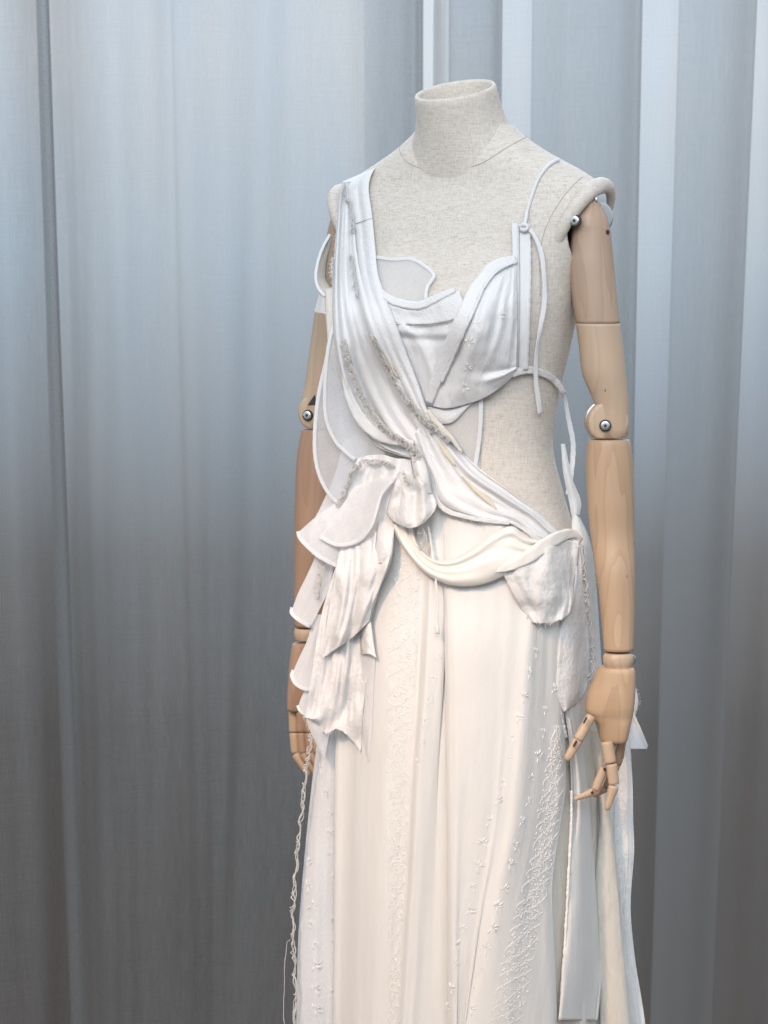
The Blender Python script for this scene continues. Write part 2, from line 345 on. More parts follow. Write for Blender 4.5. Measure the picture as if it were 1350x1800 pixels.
def tube_mesh(pts, rad, n=6, close=False, cap=True):
    """verts, faces of a tube along pts (k x 3); rad scalar or list"""
    P = np.asarray(pts, float); k = len(P); R = np.broadcast_to(np.asarray(rad, float), (k,))
    T = np.gradient(P, axis=0)
    if close: T = np.roll(P, -1, 0)-np.roll(P, 1, 0)
    T /= np.maximum(np.linalg.norm(T, axis=1), 1e-9)[:, None]
    ref = np.array([0.31, -0.9, 0.17]); V = np.zeros((k, n, 3)); nrm = np.cross(T[0], ref); nrm /= np.linalg.norm(nrm)
    for i in range(k):
        nrm = nrm-T[i]*nrm.dot(T[i]); nrm /= max(np.linalg.norm(nrm), 1e-9); bi = np.cross(T[i], nrm)
        for j in range(n):
            an = 2*math.pi*j/n; V[i, j] = P[i]+R[i]*(math.cos(an)*nrm+math.sin(an)*bi)
    F = grid_faces(k, n, True)
    if close: F += [((k-1)*n+j, (k-1)*n+(j+1) % n, (j+1) % n, j) for j in range(n)]
    elif cap: F += [tuple(range(n-1, -1, -1)), tuple(range((k-1)*n, k*n))]
    return V.reshape(-1, 3), F
def merge(parts):
    V = []; F = []
    for v, f in parts:
        o = len(V); V += [tuple(x) for x in v]; F += [tuple(i+o for i in q) for q in f]
    return V, F
mparent = Matrix.Translation((-X0, 0, -FLOOR))
def mpart(name, V, F, mat, parent=man, smooth=True):
    o = mesh_obj(name, V, F, mat, parent, smooth)
    o.matrix_parent_inverse = mparent if parent is man else Matrix()
    return o
# padded rims around the sockets
for sg in (1, -1):
    pts = []; rr = []
    for k in range(64):
        an = 2*math.pi*k/64; top = 0.5+0.5*math.sin(an)
        pts.append(B(sg*(0.134+0.064*top), 0.000+0.0575*math.cos(an), 1.389+0.0575*math.sin(an))); rr.append(0.006+0.0058*top)
    mpart('socket_rim', *tube_mesh(pts, rr, 14, True), LINEN, torso)
# neck, hollow, cut on a slant
NV = []; nn = 72; prof = [(0.0, 1), (0.05, 1), (0.1, 1), (0.16, 1), (0.22, 1), (0.3, 1), (0.5, 1), (0.7, 1), (0.88, 1), (0.97, 1), (1.0, .975), (1.0, .93), (0.97, .90), (0.85, .885), (0.6, .88), (0.5, .5), (0.5, .01)]
for t, q in prof:
    vc = 0.008+0.036*t; ru = 0.0545+0.070*(1-t)**4+0.010*(1-t); rv = 0.058+0.005*(1-t)
    for k in range(nn):
        an = 2*math.pi*k/nn; u = ru*q*math.cos(an); v = rv*q*math.sin(an)
        zb = 1.478-0.38*v; zt = 1.5785-0.32*v
        NV.append(B(u, vc+v, zb+(zt-zb)*t))
neck = mpart('neck', NV, grid_faces(len(prof), nn, True)+[tuple(range((len(prof)-1)*nn, len(prof)*nn))], LINEN, torso)
tb = BVHTree.FromPolygons([tuple(v.co) for v in torso.data.vertices], [tuple(p.vertices) for p in torso.data.polygons])
pts = []
for k in range(90):      # neck seam follows the crease between neck and chest
    an = 2*math.pi*k/90; v = 0.0715*math.sin(an); u = 0.0865*math.cos(an); p = Vector(B(u, 0.008+v, 1.511-0.60*max(v, -.03)))
    h = tb.find_nearest(p); pts.append(tuple(h[0]+h[1]*0.0003))
mpart('neck_seam', *tube_mesh(pts, 0.00045, 4, True), SEAM, torso)
def body_seam(name, uv):
    pts = []
    for u, v, z in spline(uv, 40):
        h = tb.find_nearest(Vector(B(u, v, z))); pts.append(tuple(h[0]+h[1]*0.0002))
    mpart(name, *tube_mesh(pts, 0.0004, 4), SEAM, torso)
body_seam('shoulder_seam', [(.083, -.012, 1.52), (.13, -.012, 1.49), (.17, -.012, 1.47), (.19, -.012, 1.455)])
body_seam('armhole_seam', [(.180, .02, 1.46), (.165, .055, 1.43), (.150, .075, 1.39), (.145, .080, 1.35), (.15, .085, 1.30)])
body_seam('front_seam', [(.085, .12, 1.19), (.075, .115, 1.12), (.075, .115, 1.05), (.08, .12, 0.98)])
# pole and base plate that carry the form, inside the skirt
mpart('stand_pole', *tube_mesh([B(0, .01, FLOOR+.02), B(0, .01, .3), B(0, .01, .85)], .016, 16), METAL)
bv = []
for z, r in ((FLOOR+0.001, .15), (FLOOR+0.012, .15), (FLOOR+0.018, .14), (FLOOR+0.022, .02)):
    for k in range(40): an = 2*math.pi*k/40; bv.append(B(r*math.cos(an), .01+r*math.sin(an), z))
mpart('stand_base', bv, grid_faces(4, 40, True)+[tuple(range(39, -1, -1)), tuple(range(120, 160))], METAL)

# ================================================================== wooden arms
def limb(name, rows, Y, mat, parent=man, dep=0.92, n=36, caps=(0.3, 0.3), ysh=0.0):
    """rows: (py, px_left, px_right[, Y]) -> smooth loft of ellipses with softly rounded ends"""
    R = []
    for r in rows:
        y = r[3] if len(r) > 3 else Y
        a, b = at(r[1], r[0], y), at(r[2], r[0], y); c = (a+b)/2; R.append((c.x, c.y, c.z, (b-a).length/2))
    R = spline(R, max(12, len(R)*7)); V = []; rings = []
    def ring(c, rx, ry):
        rings.append(1)
        for k in range(n): an = 2*math.pi*k/n; V.append((c[0]+rx*math.cos(an), c[1]+ry*math.sin(an), c[2]))
    e0, e1 = R[0], R[-1]
    for q, dz in ((0.55, 1.0), (0.8, .85), (0.93, .5), (0.985, .15)): ring((e0[0], e0[1], e0[2]+caps[0]*e0[3]*dz), e0[3]*q, e0[3]*q*dep)
    for r in R: ring(r, r[3], r[3]*dep)
    for q, dz in ((0.985, .15), (0.93, .5), (0.8, .85), (0.55, 1.0)): ring((e1[0], e1[1], e1[2]-caps[1]*e1[3]*dz), e1[3]*q, e1[3]*q*dep)
    m = len(rings)
    return mpart(name, V, grid_faces(m, n, True)+[tuple(range(n-1, -1, -1)), tuple(range((m-1)*n, m*n))], mat, parent)
def puck(name, c, r, half, axis, mat, parent, n=36, bev=0.12, flat=None):
    ax = Vector(axis).normalized(); s1 = ax.orthogonal().normalized(); s2 = ax.cross(s1); V = []
    prof = [(-1, .0), (-1, 1-bev*1.5), (-.97, 1-bev*.6), (-.85, 1-bev*.1), (-.7, 1), (.7, 1), (.85, 1-bev*.1), (.97, 1-bev*.6), (1, 1-bev*1.5), (1, 0)]
    for t, q in prof:
        for k in range(n):
            an = 2*math.pi*k/n; p = Vector(c)+ax*half*t+(s1*math.cos(an)+s2*math.sin(an))*r*q
            if flat is not None and p.z < flat: p.z = flat
            V.append(tuple(p))
    return mpart(name, V, grid_faces(len(prof), n, True), mat, parent)
def bolt(px, py, Y, rpx, axis, parent):
    c = at(px, py, Y); s = (Y-CAM[1])/FPX; ax = Vector(axis).normalized()
    puck('bolt_recess', c-ax*0.001, rpx*1.28*s, .0025, ax, DARK, parent, 24)
    puck('bolt', c+ax*0.001, rpx*s, .004, ax, METAL, parent, 24, 0.2)
    puck('bolt_socket', c+ax*0.0052, rpx*.36*s, .0006, ax, DARK, parent, 6, 0.02)
def rod(name, a, b, r0, r1, mat, parent, n=20, ra=0.5, rb=0.6, sy=1.0):
    """tapered dowel with softly rounded ends; a, b world points"""
    a, b = Vector(a), Vector(b); T = (b-a); L = T.length; T.normalize(); s1 = Vector((0, -1, 0)); s1 = (s1-T*s1.dot(T)).normalized(); s2 = T.cross(s1); V = []
    pr = [(-ra*r0*.35, .55*r0), (-ra*r0*.25, .82*r0), (0, .97*r0), (L*.1, r0)]+[(L*t, r0+(r1-r0)*t) for t in (.3, .5, .7, .9)]+[(L, r1*.97), (L+rb*r1*.45, r1*.8), (L+rb*r1*.75, r1*.5), (L+rb*r1*.85, r1*.2)]
    for t, r in pr:
        for k in range(n): an = 2*math.pi*k/n; V.append(tuple(a+T*t+(s1*math.cos(an)*sy+s2*math.sin(an))*r))
    # the mesh is written along its own axis so that wood grain follows the dowel
    q = T.to_track_quat('Z', 'Y').to_matrix().to_4x4(); M = Matrix.Translation(a) @ q; Mi = M.inverted()
    o = mesh_obj(name, [tuple(Mi @ Vector(v)) for v in V], grid_faces(len(pr), n, True)+[tuple(range(n-1, -1, -1)), tuple(range((len(pr)-1)*n, len(pr)*n))], mat, parent)
    if parent is man: o.matrix_parent_inverse = mparent
    o.matrix_basis = M
    return o
YL, YR = -0.105, 0.098
# --- the form's left arm (nearer)
ua = limb('upper_arm', [(363, 1013, 1058), (378, 1005, 1066), (395, 1003, 1071), (410, 1004, 1074), (440, 1002, 1077), (470, 1001, 1080), (530, 1006, 1086), (568, 1012, 1090)], YL, WOOD_PINK, caps=(.5, .0))
ua['label'] = 'pinkish wooden upper arm'
limb('arm_extension', [(568.6, 1012, 1090), (605, 1017, 1095), (640, 1020.5, 1099), (660, 1024, 1101), (680, 1032, 1103), (700, 1041, 1105), (720, 1047, 1106), (742, 1050, 1106), (757, 1052, 1105.5), (766, 1056, 1102)], YL, WOOD_PALE, caps=(.0, .12))
ce = at(1066, 741, YL); sc = (YL-CAM[1])/FPX
kn = puck('elbow_knuckle', (ce.x, ce.y+.001, ce.z), 36.5*sc, .0175, (0.12, -1, 0), WOOD_PALE, man, flat=at(1066, 769.5, YL).z)
puck('elbow_disc', (ce.x, ce.y+.004, ce.z), 38*sc, .0022, (0.12, -1, 0), METAL, kn, flat=at(1066, 769, YL).z)
bolt(1064, 748, YL-.0205, 8.2, (-.08, -1, .02), kn)
fo = limb('forearm', [(773, 1033, 1107), (785, 1031.5, 1110), (820, 1030, 1113), (880, 1032.5, 1115), (940, 1038, 1115.5), (1000, 1046, 1116, YL-.012), (1050, 1053, 1116, YL-.018), (1100, 1057.5, 1115, YL-.024), (1143, 1061, 1113.5, YL-.03)], YL, WOOD_GOLD, caps=(.03, .02))
fo['label'] = 'golden wooden forearm with wavy grain'
YL -= .033
limb('wrist_joint', [(1148, 1063, 1110), (1154, 1060, 1113), (1163, 1060, 1113.5), (1171, 1063, 1111), (1176, 1066, 1109)], YL, WOOD_PALE, caps=(.02, .02))
puck('wrist_disc', at(1107, 1160, YL), 11*sc, .0022, (0.35, -1, 0), METAL, man)
YW = YL; YL = -0.105
bolt(1011, 388, YL-.031, 8.5, (-.35, -1, .0), ua)
puck('shoulder_disc', at(1053, 382, YL-.003), 27*sc, .0025, (0.45, -1, 0), METAL, ua)
puck('shoulder_slot', at(1067.5, 408, YL-.0155), 4*sc, .002, (0.8, -.6, 0), DARK, ua)
puck('shoulder_mount', at(1044, 352, YL+.006), 20*sc, .012, (0.8, -.5, 0), METAL, ua)
YL = YW
# hand: palm as a loft of rounded wedge sections
def palm(rows, Y, mat, name='hand', depf=0.62, ridge=0.35, n=40):
    R = []
    for r in rows:
        a, b = at(r[1], r[0], Y+r[3]), at(r[2], r[0], Y+r[3]); R.append(((a.x+b.x)/2, a.y, a.z, (b.x-a.x)/2, r[4]))
    R = spline(R, len(R)*6); V = []
    for i, (x, y, z, rx, ry) in enumerate(R):
        q = 1.0
        if i == 0 or i == len(R)-1: q = .9
        for k in range(n):
            an = 2*math.pi*k/n; c, s = math.cos(an), math.sin(an); e = 2/2.7
            cu = math.copysign(abs(c)**e, c); sv = math.copysign(abs(s)**e, s)
            V.append((x+rx*q*cu, y+ry*q*sv+ridge*ry*(-cu), z))     # shear gives the bevelled thumb side
    m = len(R)
    return mpart(name, V, grid_faces(m, n, True)+[tuple(range(n-1, -1, -1)), tuple(range((m-1)*n, m*n))], mat)
hd = palm([(1172, 1056, 1113, 0, .019), (1180, 1050, 1115.5, 0, .021), (1200, 1041, 1116, 0, .022), (1220, 1033, 1115, 0, .023), (1240, 1029, 1113.5, 0, .023), (1251, 1030, 1112, 0, .022), (1260, 1038, 1110, 0, .021), (1272, 1047, 1107.5, 0, .021), (1285, 1051, 1105, 0, .020), (1298, 1054, 1102, 0, .018), (1304, 1057, 1099, 0, .015)], YL, WOOD_GOLD)
hd['label'] = 'carved wooden palm and back of the hand'
def fseg(hand, x0, y0, x1, y1, w0, w1, Y0, Y1, mat=WOOD_PALE, name='finger_segment', rb=.6):
    return rod(name, at(x0, y0, Y0), at(x1, y1, Y1), w0/2*sc, w1/2*sc, mat, hand, rb=rb)
def fpin(hand, x, y, Y, r=2.6): puck('finger_pin', at(x, y, Y), r*sc, .001, (0, -1, 0), DARK, hand, 12, .05)
# thumb
fseg(hd, 1039, 1259, 1016, 1300, 17.5, 18.5, YL-.018, YL-.024, name='thumb_segment', rb=.15)
fseg(hd, 1015, 1302, 999, 1331, 18.5, 14.5, YL-.0242, YL-.028, name='thumb_segment', rb=1.1)
for x, y in ((1028.5, 1266), (1010.5, 1307)):
    a = at(x+3, y-5, YL-.0325); b = at(x-2.5, y+5, YL-.035)
    rod('thumb_slot', a, b, .0014, .0014, DARK, hd, n=8, ra=.1, rb=.1)
# index finger
fseg(hd, 1067, 1305, 1073, 1341, 22, 21, YL-.012, YL-.016, rb=.12)
fseg(hd, 1075, 1344, 1079, 1378, 20, 19.5, YL-.017, YL-.019, rb=.12)
fseg(hd, 1079, 1382, 1068, 1420, 19, 10.5, YL-.019, YL-.022, rb=1.0)
# middle finger, curled towards the skirt
fseg(hd, 1076, 1304, 1066, 1346, 20, 17, YL+.002, YL+.000, rb=.12)
fseg(hd, 1062, 1351, 1046, 1388, 17, 16, YL-.001, YL-.004, rb=.12)
fseg(hd, 1042, 1392, 1012, 1404, 15, 8, YL-.004, YL-.008, rb=1.0)
# ring and little finger behind
fseg(hd, 1085, 1303, 1084, 1342, 19, 17, YL+.014, YL+.018, WOOD_RED, rb=.12)
fseg(hd, 1083, 1345, 1066, 1384, 16, 15, YL+.019, YL+.020, WOOD_RED, rb=.12)
fseg(hd, 1064, 1386, 1045, 1398, 14, 8, YL+.020, YL+.018, WOOD_RED, rb=1.0)
fseg(hd, 1094, 1301, 1090, 1332, 15, 13, YL+.024, YL+.030, WOOD_RED, rb=.12)
fseg(hd, 1090, 1334, 1080, 1358, 12, 11, YL+.031, YL+.034, WOOD_RED, rb=.12)
fseg(hd, 1079, 1360, 1068, 1374, 11, 7, YL+.035, YL+.034, WOOD_RED, rb=1.0)
for x, y, yy in ((1063, 1352, YL-.010), (1041, 1393, YL-.013), (1065, 1385, YL-.0135)): fpin(hd, x, y, yy)
# --- the form's right arm (farther)
sc = (YR-CAM[1])/FPX
limb('upper_arm', [(352, 596, 640), (375, 585, 650), (400, 577, 651), (433, 572, 645), (470, 566, 640), (510, 560, 635), (547, 553, 629)], YR, WOOD_PINK, caps=(.5, 0))
limb('arm_extension', [(547.6, 553, 629), (580, 549, 623), (644, 540, 612), (680, 535, 602), (700, 531, 592), (720, 530, 588), (740, 531, 587), (749, 535, 585)], YR, WOOD_PALE, caps=(0, .1))
ce = at(561, 724, YR)
kn = puck('elbow_knuckle', (ce.x, ce.y, ce.z), 34.5*sc, .0185, (-.12, -1, 0), WOOD_PALE, man, flat=at(561, 751, YR).z)
puck('elbow_disc', (ce.x, ce.y+.004, ce.z), 36*sc, .0022, (-.12, -1, 0), METAL, kn, flat=at(561, 751, YR).z)
bolt(541, 730, YR-.0195, 7.6, (-.3, -1, .05), kn)
a = at(541, 711, YR-.0225); b = at(556, 690, YR-.0225); c = at(558, 712, YR-.0225)
mpart('elbow_notch', [a, b, c, a+Vector((0, .01, 0)), b+Vector((0, .01, 0)), c+Vector((0, .01, 0))], [(0, 1, 2), (3, 5, 4), (0, 3, 4, 1), (1, 4, 5, 2), (2, 5, 3, 0)], DARK, kn, False)
limb('forearm', [(755, 530, 594), (770, 527, 598), (800, 522.5, 601), (840, 519.5, 602), (900, 517.5, 600), (960, 517, 594), (1020, 517, 585), (1070, 516.5, 576), (1100, 517, 572)], YR, WOOD_RED, caps=(.03, .02))
limb('wrist_joint', [(1104, 519, 568), (1110, 517, 570), (1117, 517, 570), (1124, 519, 568)], YR, WOOD_PALE, caps=(.02, .02))
hd2 = palm([(1129, 514.5, 572, 0, .019), (1145, 511.5, 574, 0, .021), (1170, 508.5, 578, 0, .022), (1200, 506.5, 580, 0, .022), (1225, 505, 574, 0, .021), (1248, 504.5, 562, 0, .018)], YR, WOOD_RED, ridge=-.3)
hd2['label'] = 'reddish wooden palm half hidden by the ruffles'
for i, (dx, dY, m) in enumerate(((0, 0.004, WOOD_GOLD), (13, -.012, WOOD_RED), (26, -.020, WOOD_RED), (38, -.024, WOOD_RED))):
    k = 1-0.05*i
    fseg(hd2, 518+dx, 1250, 518+dx, 1286, 22*k, 21*k, YR+dY, YR+dY-.002, m, rb=.12)
    fseg(hd2, 518.5+dx, 1289, 521+dx, 1323, 20.5*k, 19*k, YR+dY-.002, YR+dY-.006, m, rb=.12)
    fseg(hd2, 522+dx, 1326, 541+dx*.85, 1360-i*4, 19*k, 10*k, YR+dY-.007, YR+dY-.018, m, rb=1.0)
fseg(hd2, 575, 1235, 583, 1275, 18, 17, YR-.018, YR-.026, WOOD_RED, name='thumb_segment', rb=.15)
fseg(hd2, 583, 1277, 580, 1306, 17, 12, YR-.026, YR-.034, WOOD_RED, name='thumb_segment', rb=1.0)
sc = 1/FPX*3.3

# ================================================================== the dress
dress = empty('draped_dress', (X0, 0, FLOOR))
tag(dress, 'white deconstructed dress of cotton, organza and cream satin on the dress form', 'dress')
# lining: full round under-skirt on which everything hangs
USEC = [(1.005, .142, .100, .105, .017), (0.96, .158, .114, .130, .014), (0.90, .166, .128, .144, .010), (0.82, .170, .142, .156, .006), (0.66, .175, .160, .170, .004), (0.30, .184, .185, .195, 0), (FLOOR+.012, .20, .205, .215, 0)]
US = spline(USEC, 70); UVt = []; nu_ = 144
for z, ww, df, db, vc in US:
    fold = 0.006*min(1, (1.0-z)/.3)
    for k in range(nu_):
        an = 2*math.pi*k/nu_; c, s = math.cos(an), math.sin(an); q = 1+fold/ww*math.sin(an*15+1.3*math.sin(an*3))*(0 if s > .25 else 1)
        UVt.append(B(ww*q*c, vc+(df if s > 0 else db)*q*s, z))
UF = grid_faces(len(US), nu_, True)
DPI = Matrix.Translation((-X0, 0, -FLOOR))
lin = mesh_obj('skirt_lining', UVt, UF, COTTON, dress); lin.matrix_parent_inverse = DPI
# depth map of the body for laying cloth on it
bvh = BVHTree.FromPolygons(TV + [tuple(v) for v in UVt], TF + [tuple(i+len(TV) for i in f) for f in UF])
GX = np.arange(470, 1181, 6.0); GY = np.arange(130, 2300, 8.0); DM = np.full((len(GY), len(GX)), np.nan); C0 = Vector(CAM)
for i, y in enumerate(GY):
    D = ray(GX, np.full_like(GX, y))
    for j in range(len(GX)):
        d = Vector(D[j]); h = bvh.ray_cast(C0, d)
        if h[0] is not None: DM[i, j] = (h[0]-C0).length/d.length
eL = np.full(len(GY), np.nan); eR = eL.copy(); cLs = np.zeros(len(GY), int); cRs = cLs.copy()
for i in range(len(GY)):
    ok = np.where(~np.isnan(DM[i]))[0]
    if len(ok) > 8: cLs[i], cRs[i] = ok[0]+2, ok[-1]-2; eL[i], eR[i] = DM[i, cLs[i]], DM[i, cRs[i]]
good = np.where(~np.isnan(eL))[0]
def smooth_edge(e):
    e = np.interp(np.arange(len(GY)), good, e[good]); k = np.exp(-(np.arange(-24, 25)/10.0)**2); k /= k.sum()
    return np.convolve(np.pad(e, 24, mode='edge'), k, 'valid')
eL, eR = smooth_edge(eL)+.006, smooth_edge(eR)+.006
for i in range(len(GY)):
    if i in good: DM[i, :cLs[i]] = eL[i]; DM[i, cRs[i]+1:] = eR[i]
    else: DM[i] = DM[good[np.argmin(abs(good-i))]]
for _ in range(6):
    Pd = np.pad(DM, 1, mode='edge'); DM = (Pd[1:-1, 1:-1]*2+Pd[:-2, 1:-1]+Pd[2:, 1:-1]+Pd[1:-1, :-2]+Pd[1:-1, 2:])/6
def base(px, py):          # cubic B-spline lookup, so that laid cloth stays smooth
    fx = np.clip((px-GX[0])/6, 1, len(GX)-2.001); fy = np.clip((py-GY[0])/8, 1, len(GY)-2.001)
    i = fy.astype(int); j = fx.astype(int)
    def bw(t): return ((1-t)**3/6, (3*t**3-6*t*t+4)/6, (-3*t**3+3*t*t+3*t+1)/6, t**3/6)
    wx, wy = bw(fx-j), bw(fy-i); r = 0
    for m in range(4):
        for n in range(4): r = r+wy[m]*wx[n]*DM[np.clip(i+m-1, 0, len(GY)-1), np.clip(j+n-1, 0, len(GX)-1)]
    return r
def lift(Q):              # (px, py, h) -> world
    Q = np.asarray(Q, float); t = base(Q[:, 0], Q[:, 1])-Q[:, 2]
    return CAM[None]+t[:, None]*ray(Q[:, 0], Q[:, 1])
BV = {}
def dpart(name, V, F, mat, parent=None, uv=None, thick=0.0, smooth=True):
    o = mesh_obj(name, V, F, mat, parent or dress, smooth)
    if parent is None: o.matrix_parent_inverse = DPI
    if uv is not None:
        ul = o.data.uv_layers.new(name='UVMap'); idx = np.zeros(len(o.data.loops), int); o.data.loops.foreach_get('vertex_index', idx)
        ul.data.foreach_set('uv', np.asarray(uv)[idx].ravel())
    if thick:
        md = o.modifiers.new('thickness', 'SOLIDIFY'); md.thickness = thick; md.offset = 0
    return o
def patch(name, rows, mat, step=4.0, folds=None, wr=(0.0, 1, 1), parent=None, thick=0.0008, edge=None, label=None, seed=0.0, pl=None):
    """rows of (px, py, h) control points; folds(u, v) adds height; wr = (amp, sx, sy) wrinkle noise per pixel; edge = frayed outline in px"""
    R = np.asarray(rows, float); nr, nc = R.shape[:2]
    Lr = max(np.sum(np.hypot(*np.diff(R[:, k, :2], axis=0).T)) for k in range(nc)); Lc = max(np.sum(np.hypot(*np.diff(R[k, :, :2], axis=0).T)) for k in range(nr))
    mu, mv = max(6, int(Lr/step)), max(6, int(Lc/step))
    Wu = cat_w(nr, mu) if nr > 2 else np.stack([1-np.linspace(0, 1, mu), np.linspace(0, 1, mu)], 1)
    Wv = cat_w(nc, mv) if nc > 2 else np.stack([1-np.linspace(0, 1, mv), np.linspace(0, 1, mv)], 1)
    G = np.einsum('ai,ijk,bj->abk', Wu, R, Wv)
    U, V_ = np.meshgrid(np.linspace(0, 1, mu), np.linspace(0, 1, mv), indexing='ij')
    if folds is not None: G[..., 2] += folds(U, V_)
    if pl:          # irregular pleats running along the cloth
        q = np.array([noise.noise((b_*pl[1]+1.2*noise.noise((a_*2.1, b_*2, seed+4)), a_*pl[2], seed+2))+.5*noise.noise((b_*pl[1]*2.1, a_*pl[2]*1.6, seed+7)) for a_, b_ in zip(U.ravel(), V_.ravel())]).reshape(U.shape)
        q = np.where(q > 0, q, q*.6); G[..., 2] += pl[0]*q*np.clip(V_*9, 0, 1)*np.clip((1-V_)*9, 0, 1)
    if wr[0]:
        n1 = vnoise(G[..., :2].reshape(-1, 2), wr[1], wr[2], seed); n2 = vnoise(G[..., :2].reshape(-1, 2), wr[1]*2.3, wr[2]*2.3, seed+9)
        G[..., 2] += (wr[0]*(n1+0.45*n2)).reshape(mu, mv)
    if edge:
        G[-1, :, 1] += np.array([rng.uniform(-edge, edge) for _ in range(mv)]); G[-1, :, 0] += np.array([rng.uniform(-edge, edge) for _ in range(mv)])*.4
    P = lift(G.reshape(-1, 3)); F = grid_faces(mu, mv)
    P3 = P.reshape(mu, mv, 3); ua_ = np.zeros((mu, mv)); va_ = np.zeros((mu, mv))
    ua_[:, 1:] = np.cumsum(np.linalg.norm(np.diff(P3, axis=1), axis=2), 1); va_[1:, :] = np.cumsum(np.linalg.norm(np.diff(P3, axis=0), axis=2), 0)
    ua_ -= ua_[:, mv//2][:, None]; va_ = va_*.5+.5*va_.mean(1)[:, None]; uv = np.stack([ua_, va_], -1).reshape(-1, 2)+seed*.37
    o = dpart(name, P, F, mat, parent, uv, thick)
    if label: o['label'] = label
    o_b = BVHTree.FromPolygons([tuple(p) for p in P], F); BV[o.name] = o_b
    return o
def on(o, pts, off=0.0012):     # project pixel path on a finished panel
    out = []
    for p in pts:
        d = Vector(ray([p[0]], [p[1]])[0]); h = BV[o.name].ray_cast(C0, d)
        if h[0] is None: out.append(None)
        else:
            n = h[1] if h[1].dot(d) < 0 else -h[1]
            out.append((h[0]+n*off, n))
    return out
def ribbon(name, pts, width, mat, parent=None, thick=0.0016, step=4.0, twist=None, round_=0.6, h_add=0.0, label=None):
    """flat tape along (px, py, h); width in px (scalar or list)"""
    pts = np.asarray(pts, float); L = np.sum(np.hypot(*np.diff(pts[:, :2], axis=0).T)); m = max(5, int(L/step))
    Q = spline(pts, m); Q[:, 2] += h_add; P = lift(Q); W = np.interp(np.linspace(0, 1, m), np.linspace(0, 1, len(np.atleast_1d(width))), np.atleast_1d(width))*0.00079/2
    T = np.gradient(P, axis=0); T /= np.linalg.norm(T, axis=1)[:, None]
    # surface normal of the body below, taken from the depth map
    e1 = lift(Q+np.array([3, 0, 0])); e2 = lift(Q+np.array([0, 3, 0])); Nn = np.cross(e1-P, e2-P); Nn /= np.linalg.norm(Nn, axis=1)[:, None]
    Nn[Nn[:, 1] > 0] *= -1
    Nn = Nn*.6+np.array([0, -1, 0])*.4
    if twist is not None:
        tw = np.interp(np.linspace(0, 1, m), np.linspace(0, 1, len(twist)), twist)
    else: tw = np.zeros(m)
    V = []; UVs = []; cs = [(-1, 0), (-.96, .9), (-.55, 1.05), (0, .9), (.55, 1.05), (.96, .9), (1, 0), (.9, -1), (-.9, -1)]; Ls = 0
    for i in range(m):
        n = Nn[i]-T[i]*Nn[i].dot(T[i]); n /= np.linalg.norm(n); s = np.cross(T[i], n)
        c, d = math.cos(tw[i]), math.sin(tw[i]); s, n = s*c+n*d, n*c-s*d
        if i: Ls += np.linalg.norm(P[i]-P[i-1])
        for a, b in cs: V.append(P[i]+s*a*W[i]*(1+.05*math.sin(i*1.7+a*2))+n*b*thick*(1+.1*math.sin(i*.9+a*3))); UVs.append((a*W[i], Ls))
    k = len(cs); F = grid_faces(m, k, True)+[tuple(range(k-1, -1, -1)), tuple(range((m-1)*k, m*k))]
    o = dpart(name, V, F, mat, parent, UVs)
    if label: o['label'] = label
    return o
def cord(name, pts, r, mat, parent=None, jit=0.0, n=6, step=3.0):
    pts = np.asarray(pts, float); L = np.sum(np.hypot(*np.diff(pts[:, :2], axis=0).T)); m = max(5, int(L/step)); Q = spline(pts, m)
    if jit: Q[:, 0] += [jit*rng.uniform(-1, 1) for _ in range(m)]; Q[:, 1] += [jit*rng.uniform(-1, 1) for _ in range(m)]
    rr = [r*(1+0.25*rng.uniform(-1, 1) if jit else 1) for _ in range(m)]
    V, F = tube_mesh(lift(Q), rr, n); L3 = [(j/n*.01, i*step*.00079) for i in range(m) for j in range(n)]
    return dpart(name, V, F, mat, parent, L3)
def braid(pts, width, nth=5, r=0.0005, loops=0.35, parent=None, name='thread_trim', mat=None, tail=0):
    """loose chain of curling threads along (px, py, h)"""
    pts = np.asarray(pts, float); L = np.sum(np.hypot(*np.diff(pts[:, :2], axis=0).T)); parts = []
    for t in range(nth):
        m = int(L*1.6); Q = spline(pts, m); ph = rng.uniform(0, 6.3); k = rng.uniform(.75, 1.3)*loops; aw = width*rng.uniform(.25, .68); s = np.linspace(0, L, m)
        q = np.array([noise.noise((x*.045, t*7.3, 1.0)) for x in s]); q2 = np.array([noise.noise((x*.06, t*3.1, 8.0)) for x in s])
        an = ph+s*k+2.5*q
        Q[:, 0] += aw*np.cos(an)*(0.55+.6*abs(q2))+width*.3*q2; Q[:, 1] += aw*1.25*np.sin(an)*(0.6+.5*abs(q)); Q[:, 2] += 0.0022*np.sin(an*.7+ph)+0.002
        parts.append(tube_mesh(lift(Q), r*rng.uniform(.8, 1.25), 4))
    V, F = merge(parts); return dpart(name, V, F, mat or THREAD, parent)
def fray(pts, length, n, parent, mat=None, dirx=(-.3, .3), diry=(0.6, 1.2), r=0.00022):
    """short loose yarns along a raw edge"""
    Q = spline(pts, n); parts = []
    for q in Q:
        l = length*rng.uniform(.35, 1.2); dx, dy = rng.uniform(*dirx)*l, rng.uniform(*diry)*l; x, y = q[0]+rng.uniform(-1.5, 1.5), q[1]+rng.uniform(-1, 1)
        p = [(x, y, q[2]), (x+dx*.5+rng.uniform(-1, 1), y+dy*.5, q[2]+rng.uniform(-.001, .002)), (x+dx+rng.uniform(-1.5, 1.5), y+dy, q[2]+rng.uniform(-.002, .003))]
        parts.append(tube_mesh(lift(spline(p, 5)), r, 3, cap=False))
    V, F = merge(parts); o = dpart('frayed_edge', V, F, mat or WTHREAD, parent); o['kind'] = 'stuff'; return o
def G(c, s): return lambda x: np.exp(-((x-c)/s)**2)

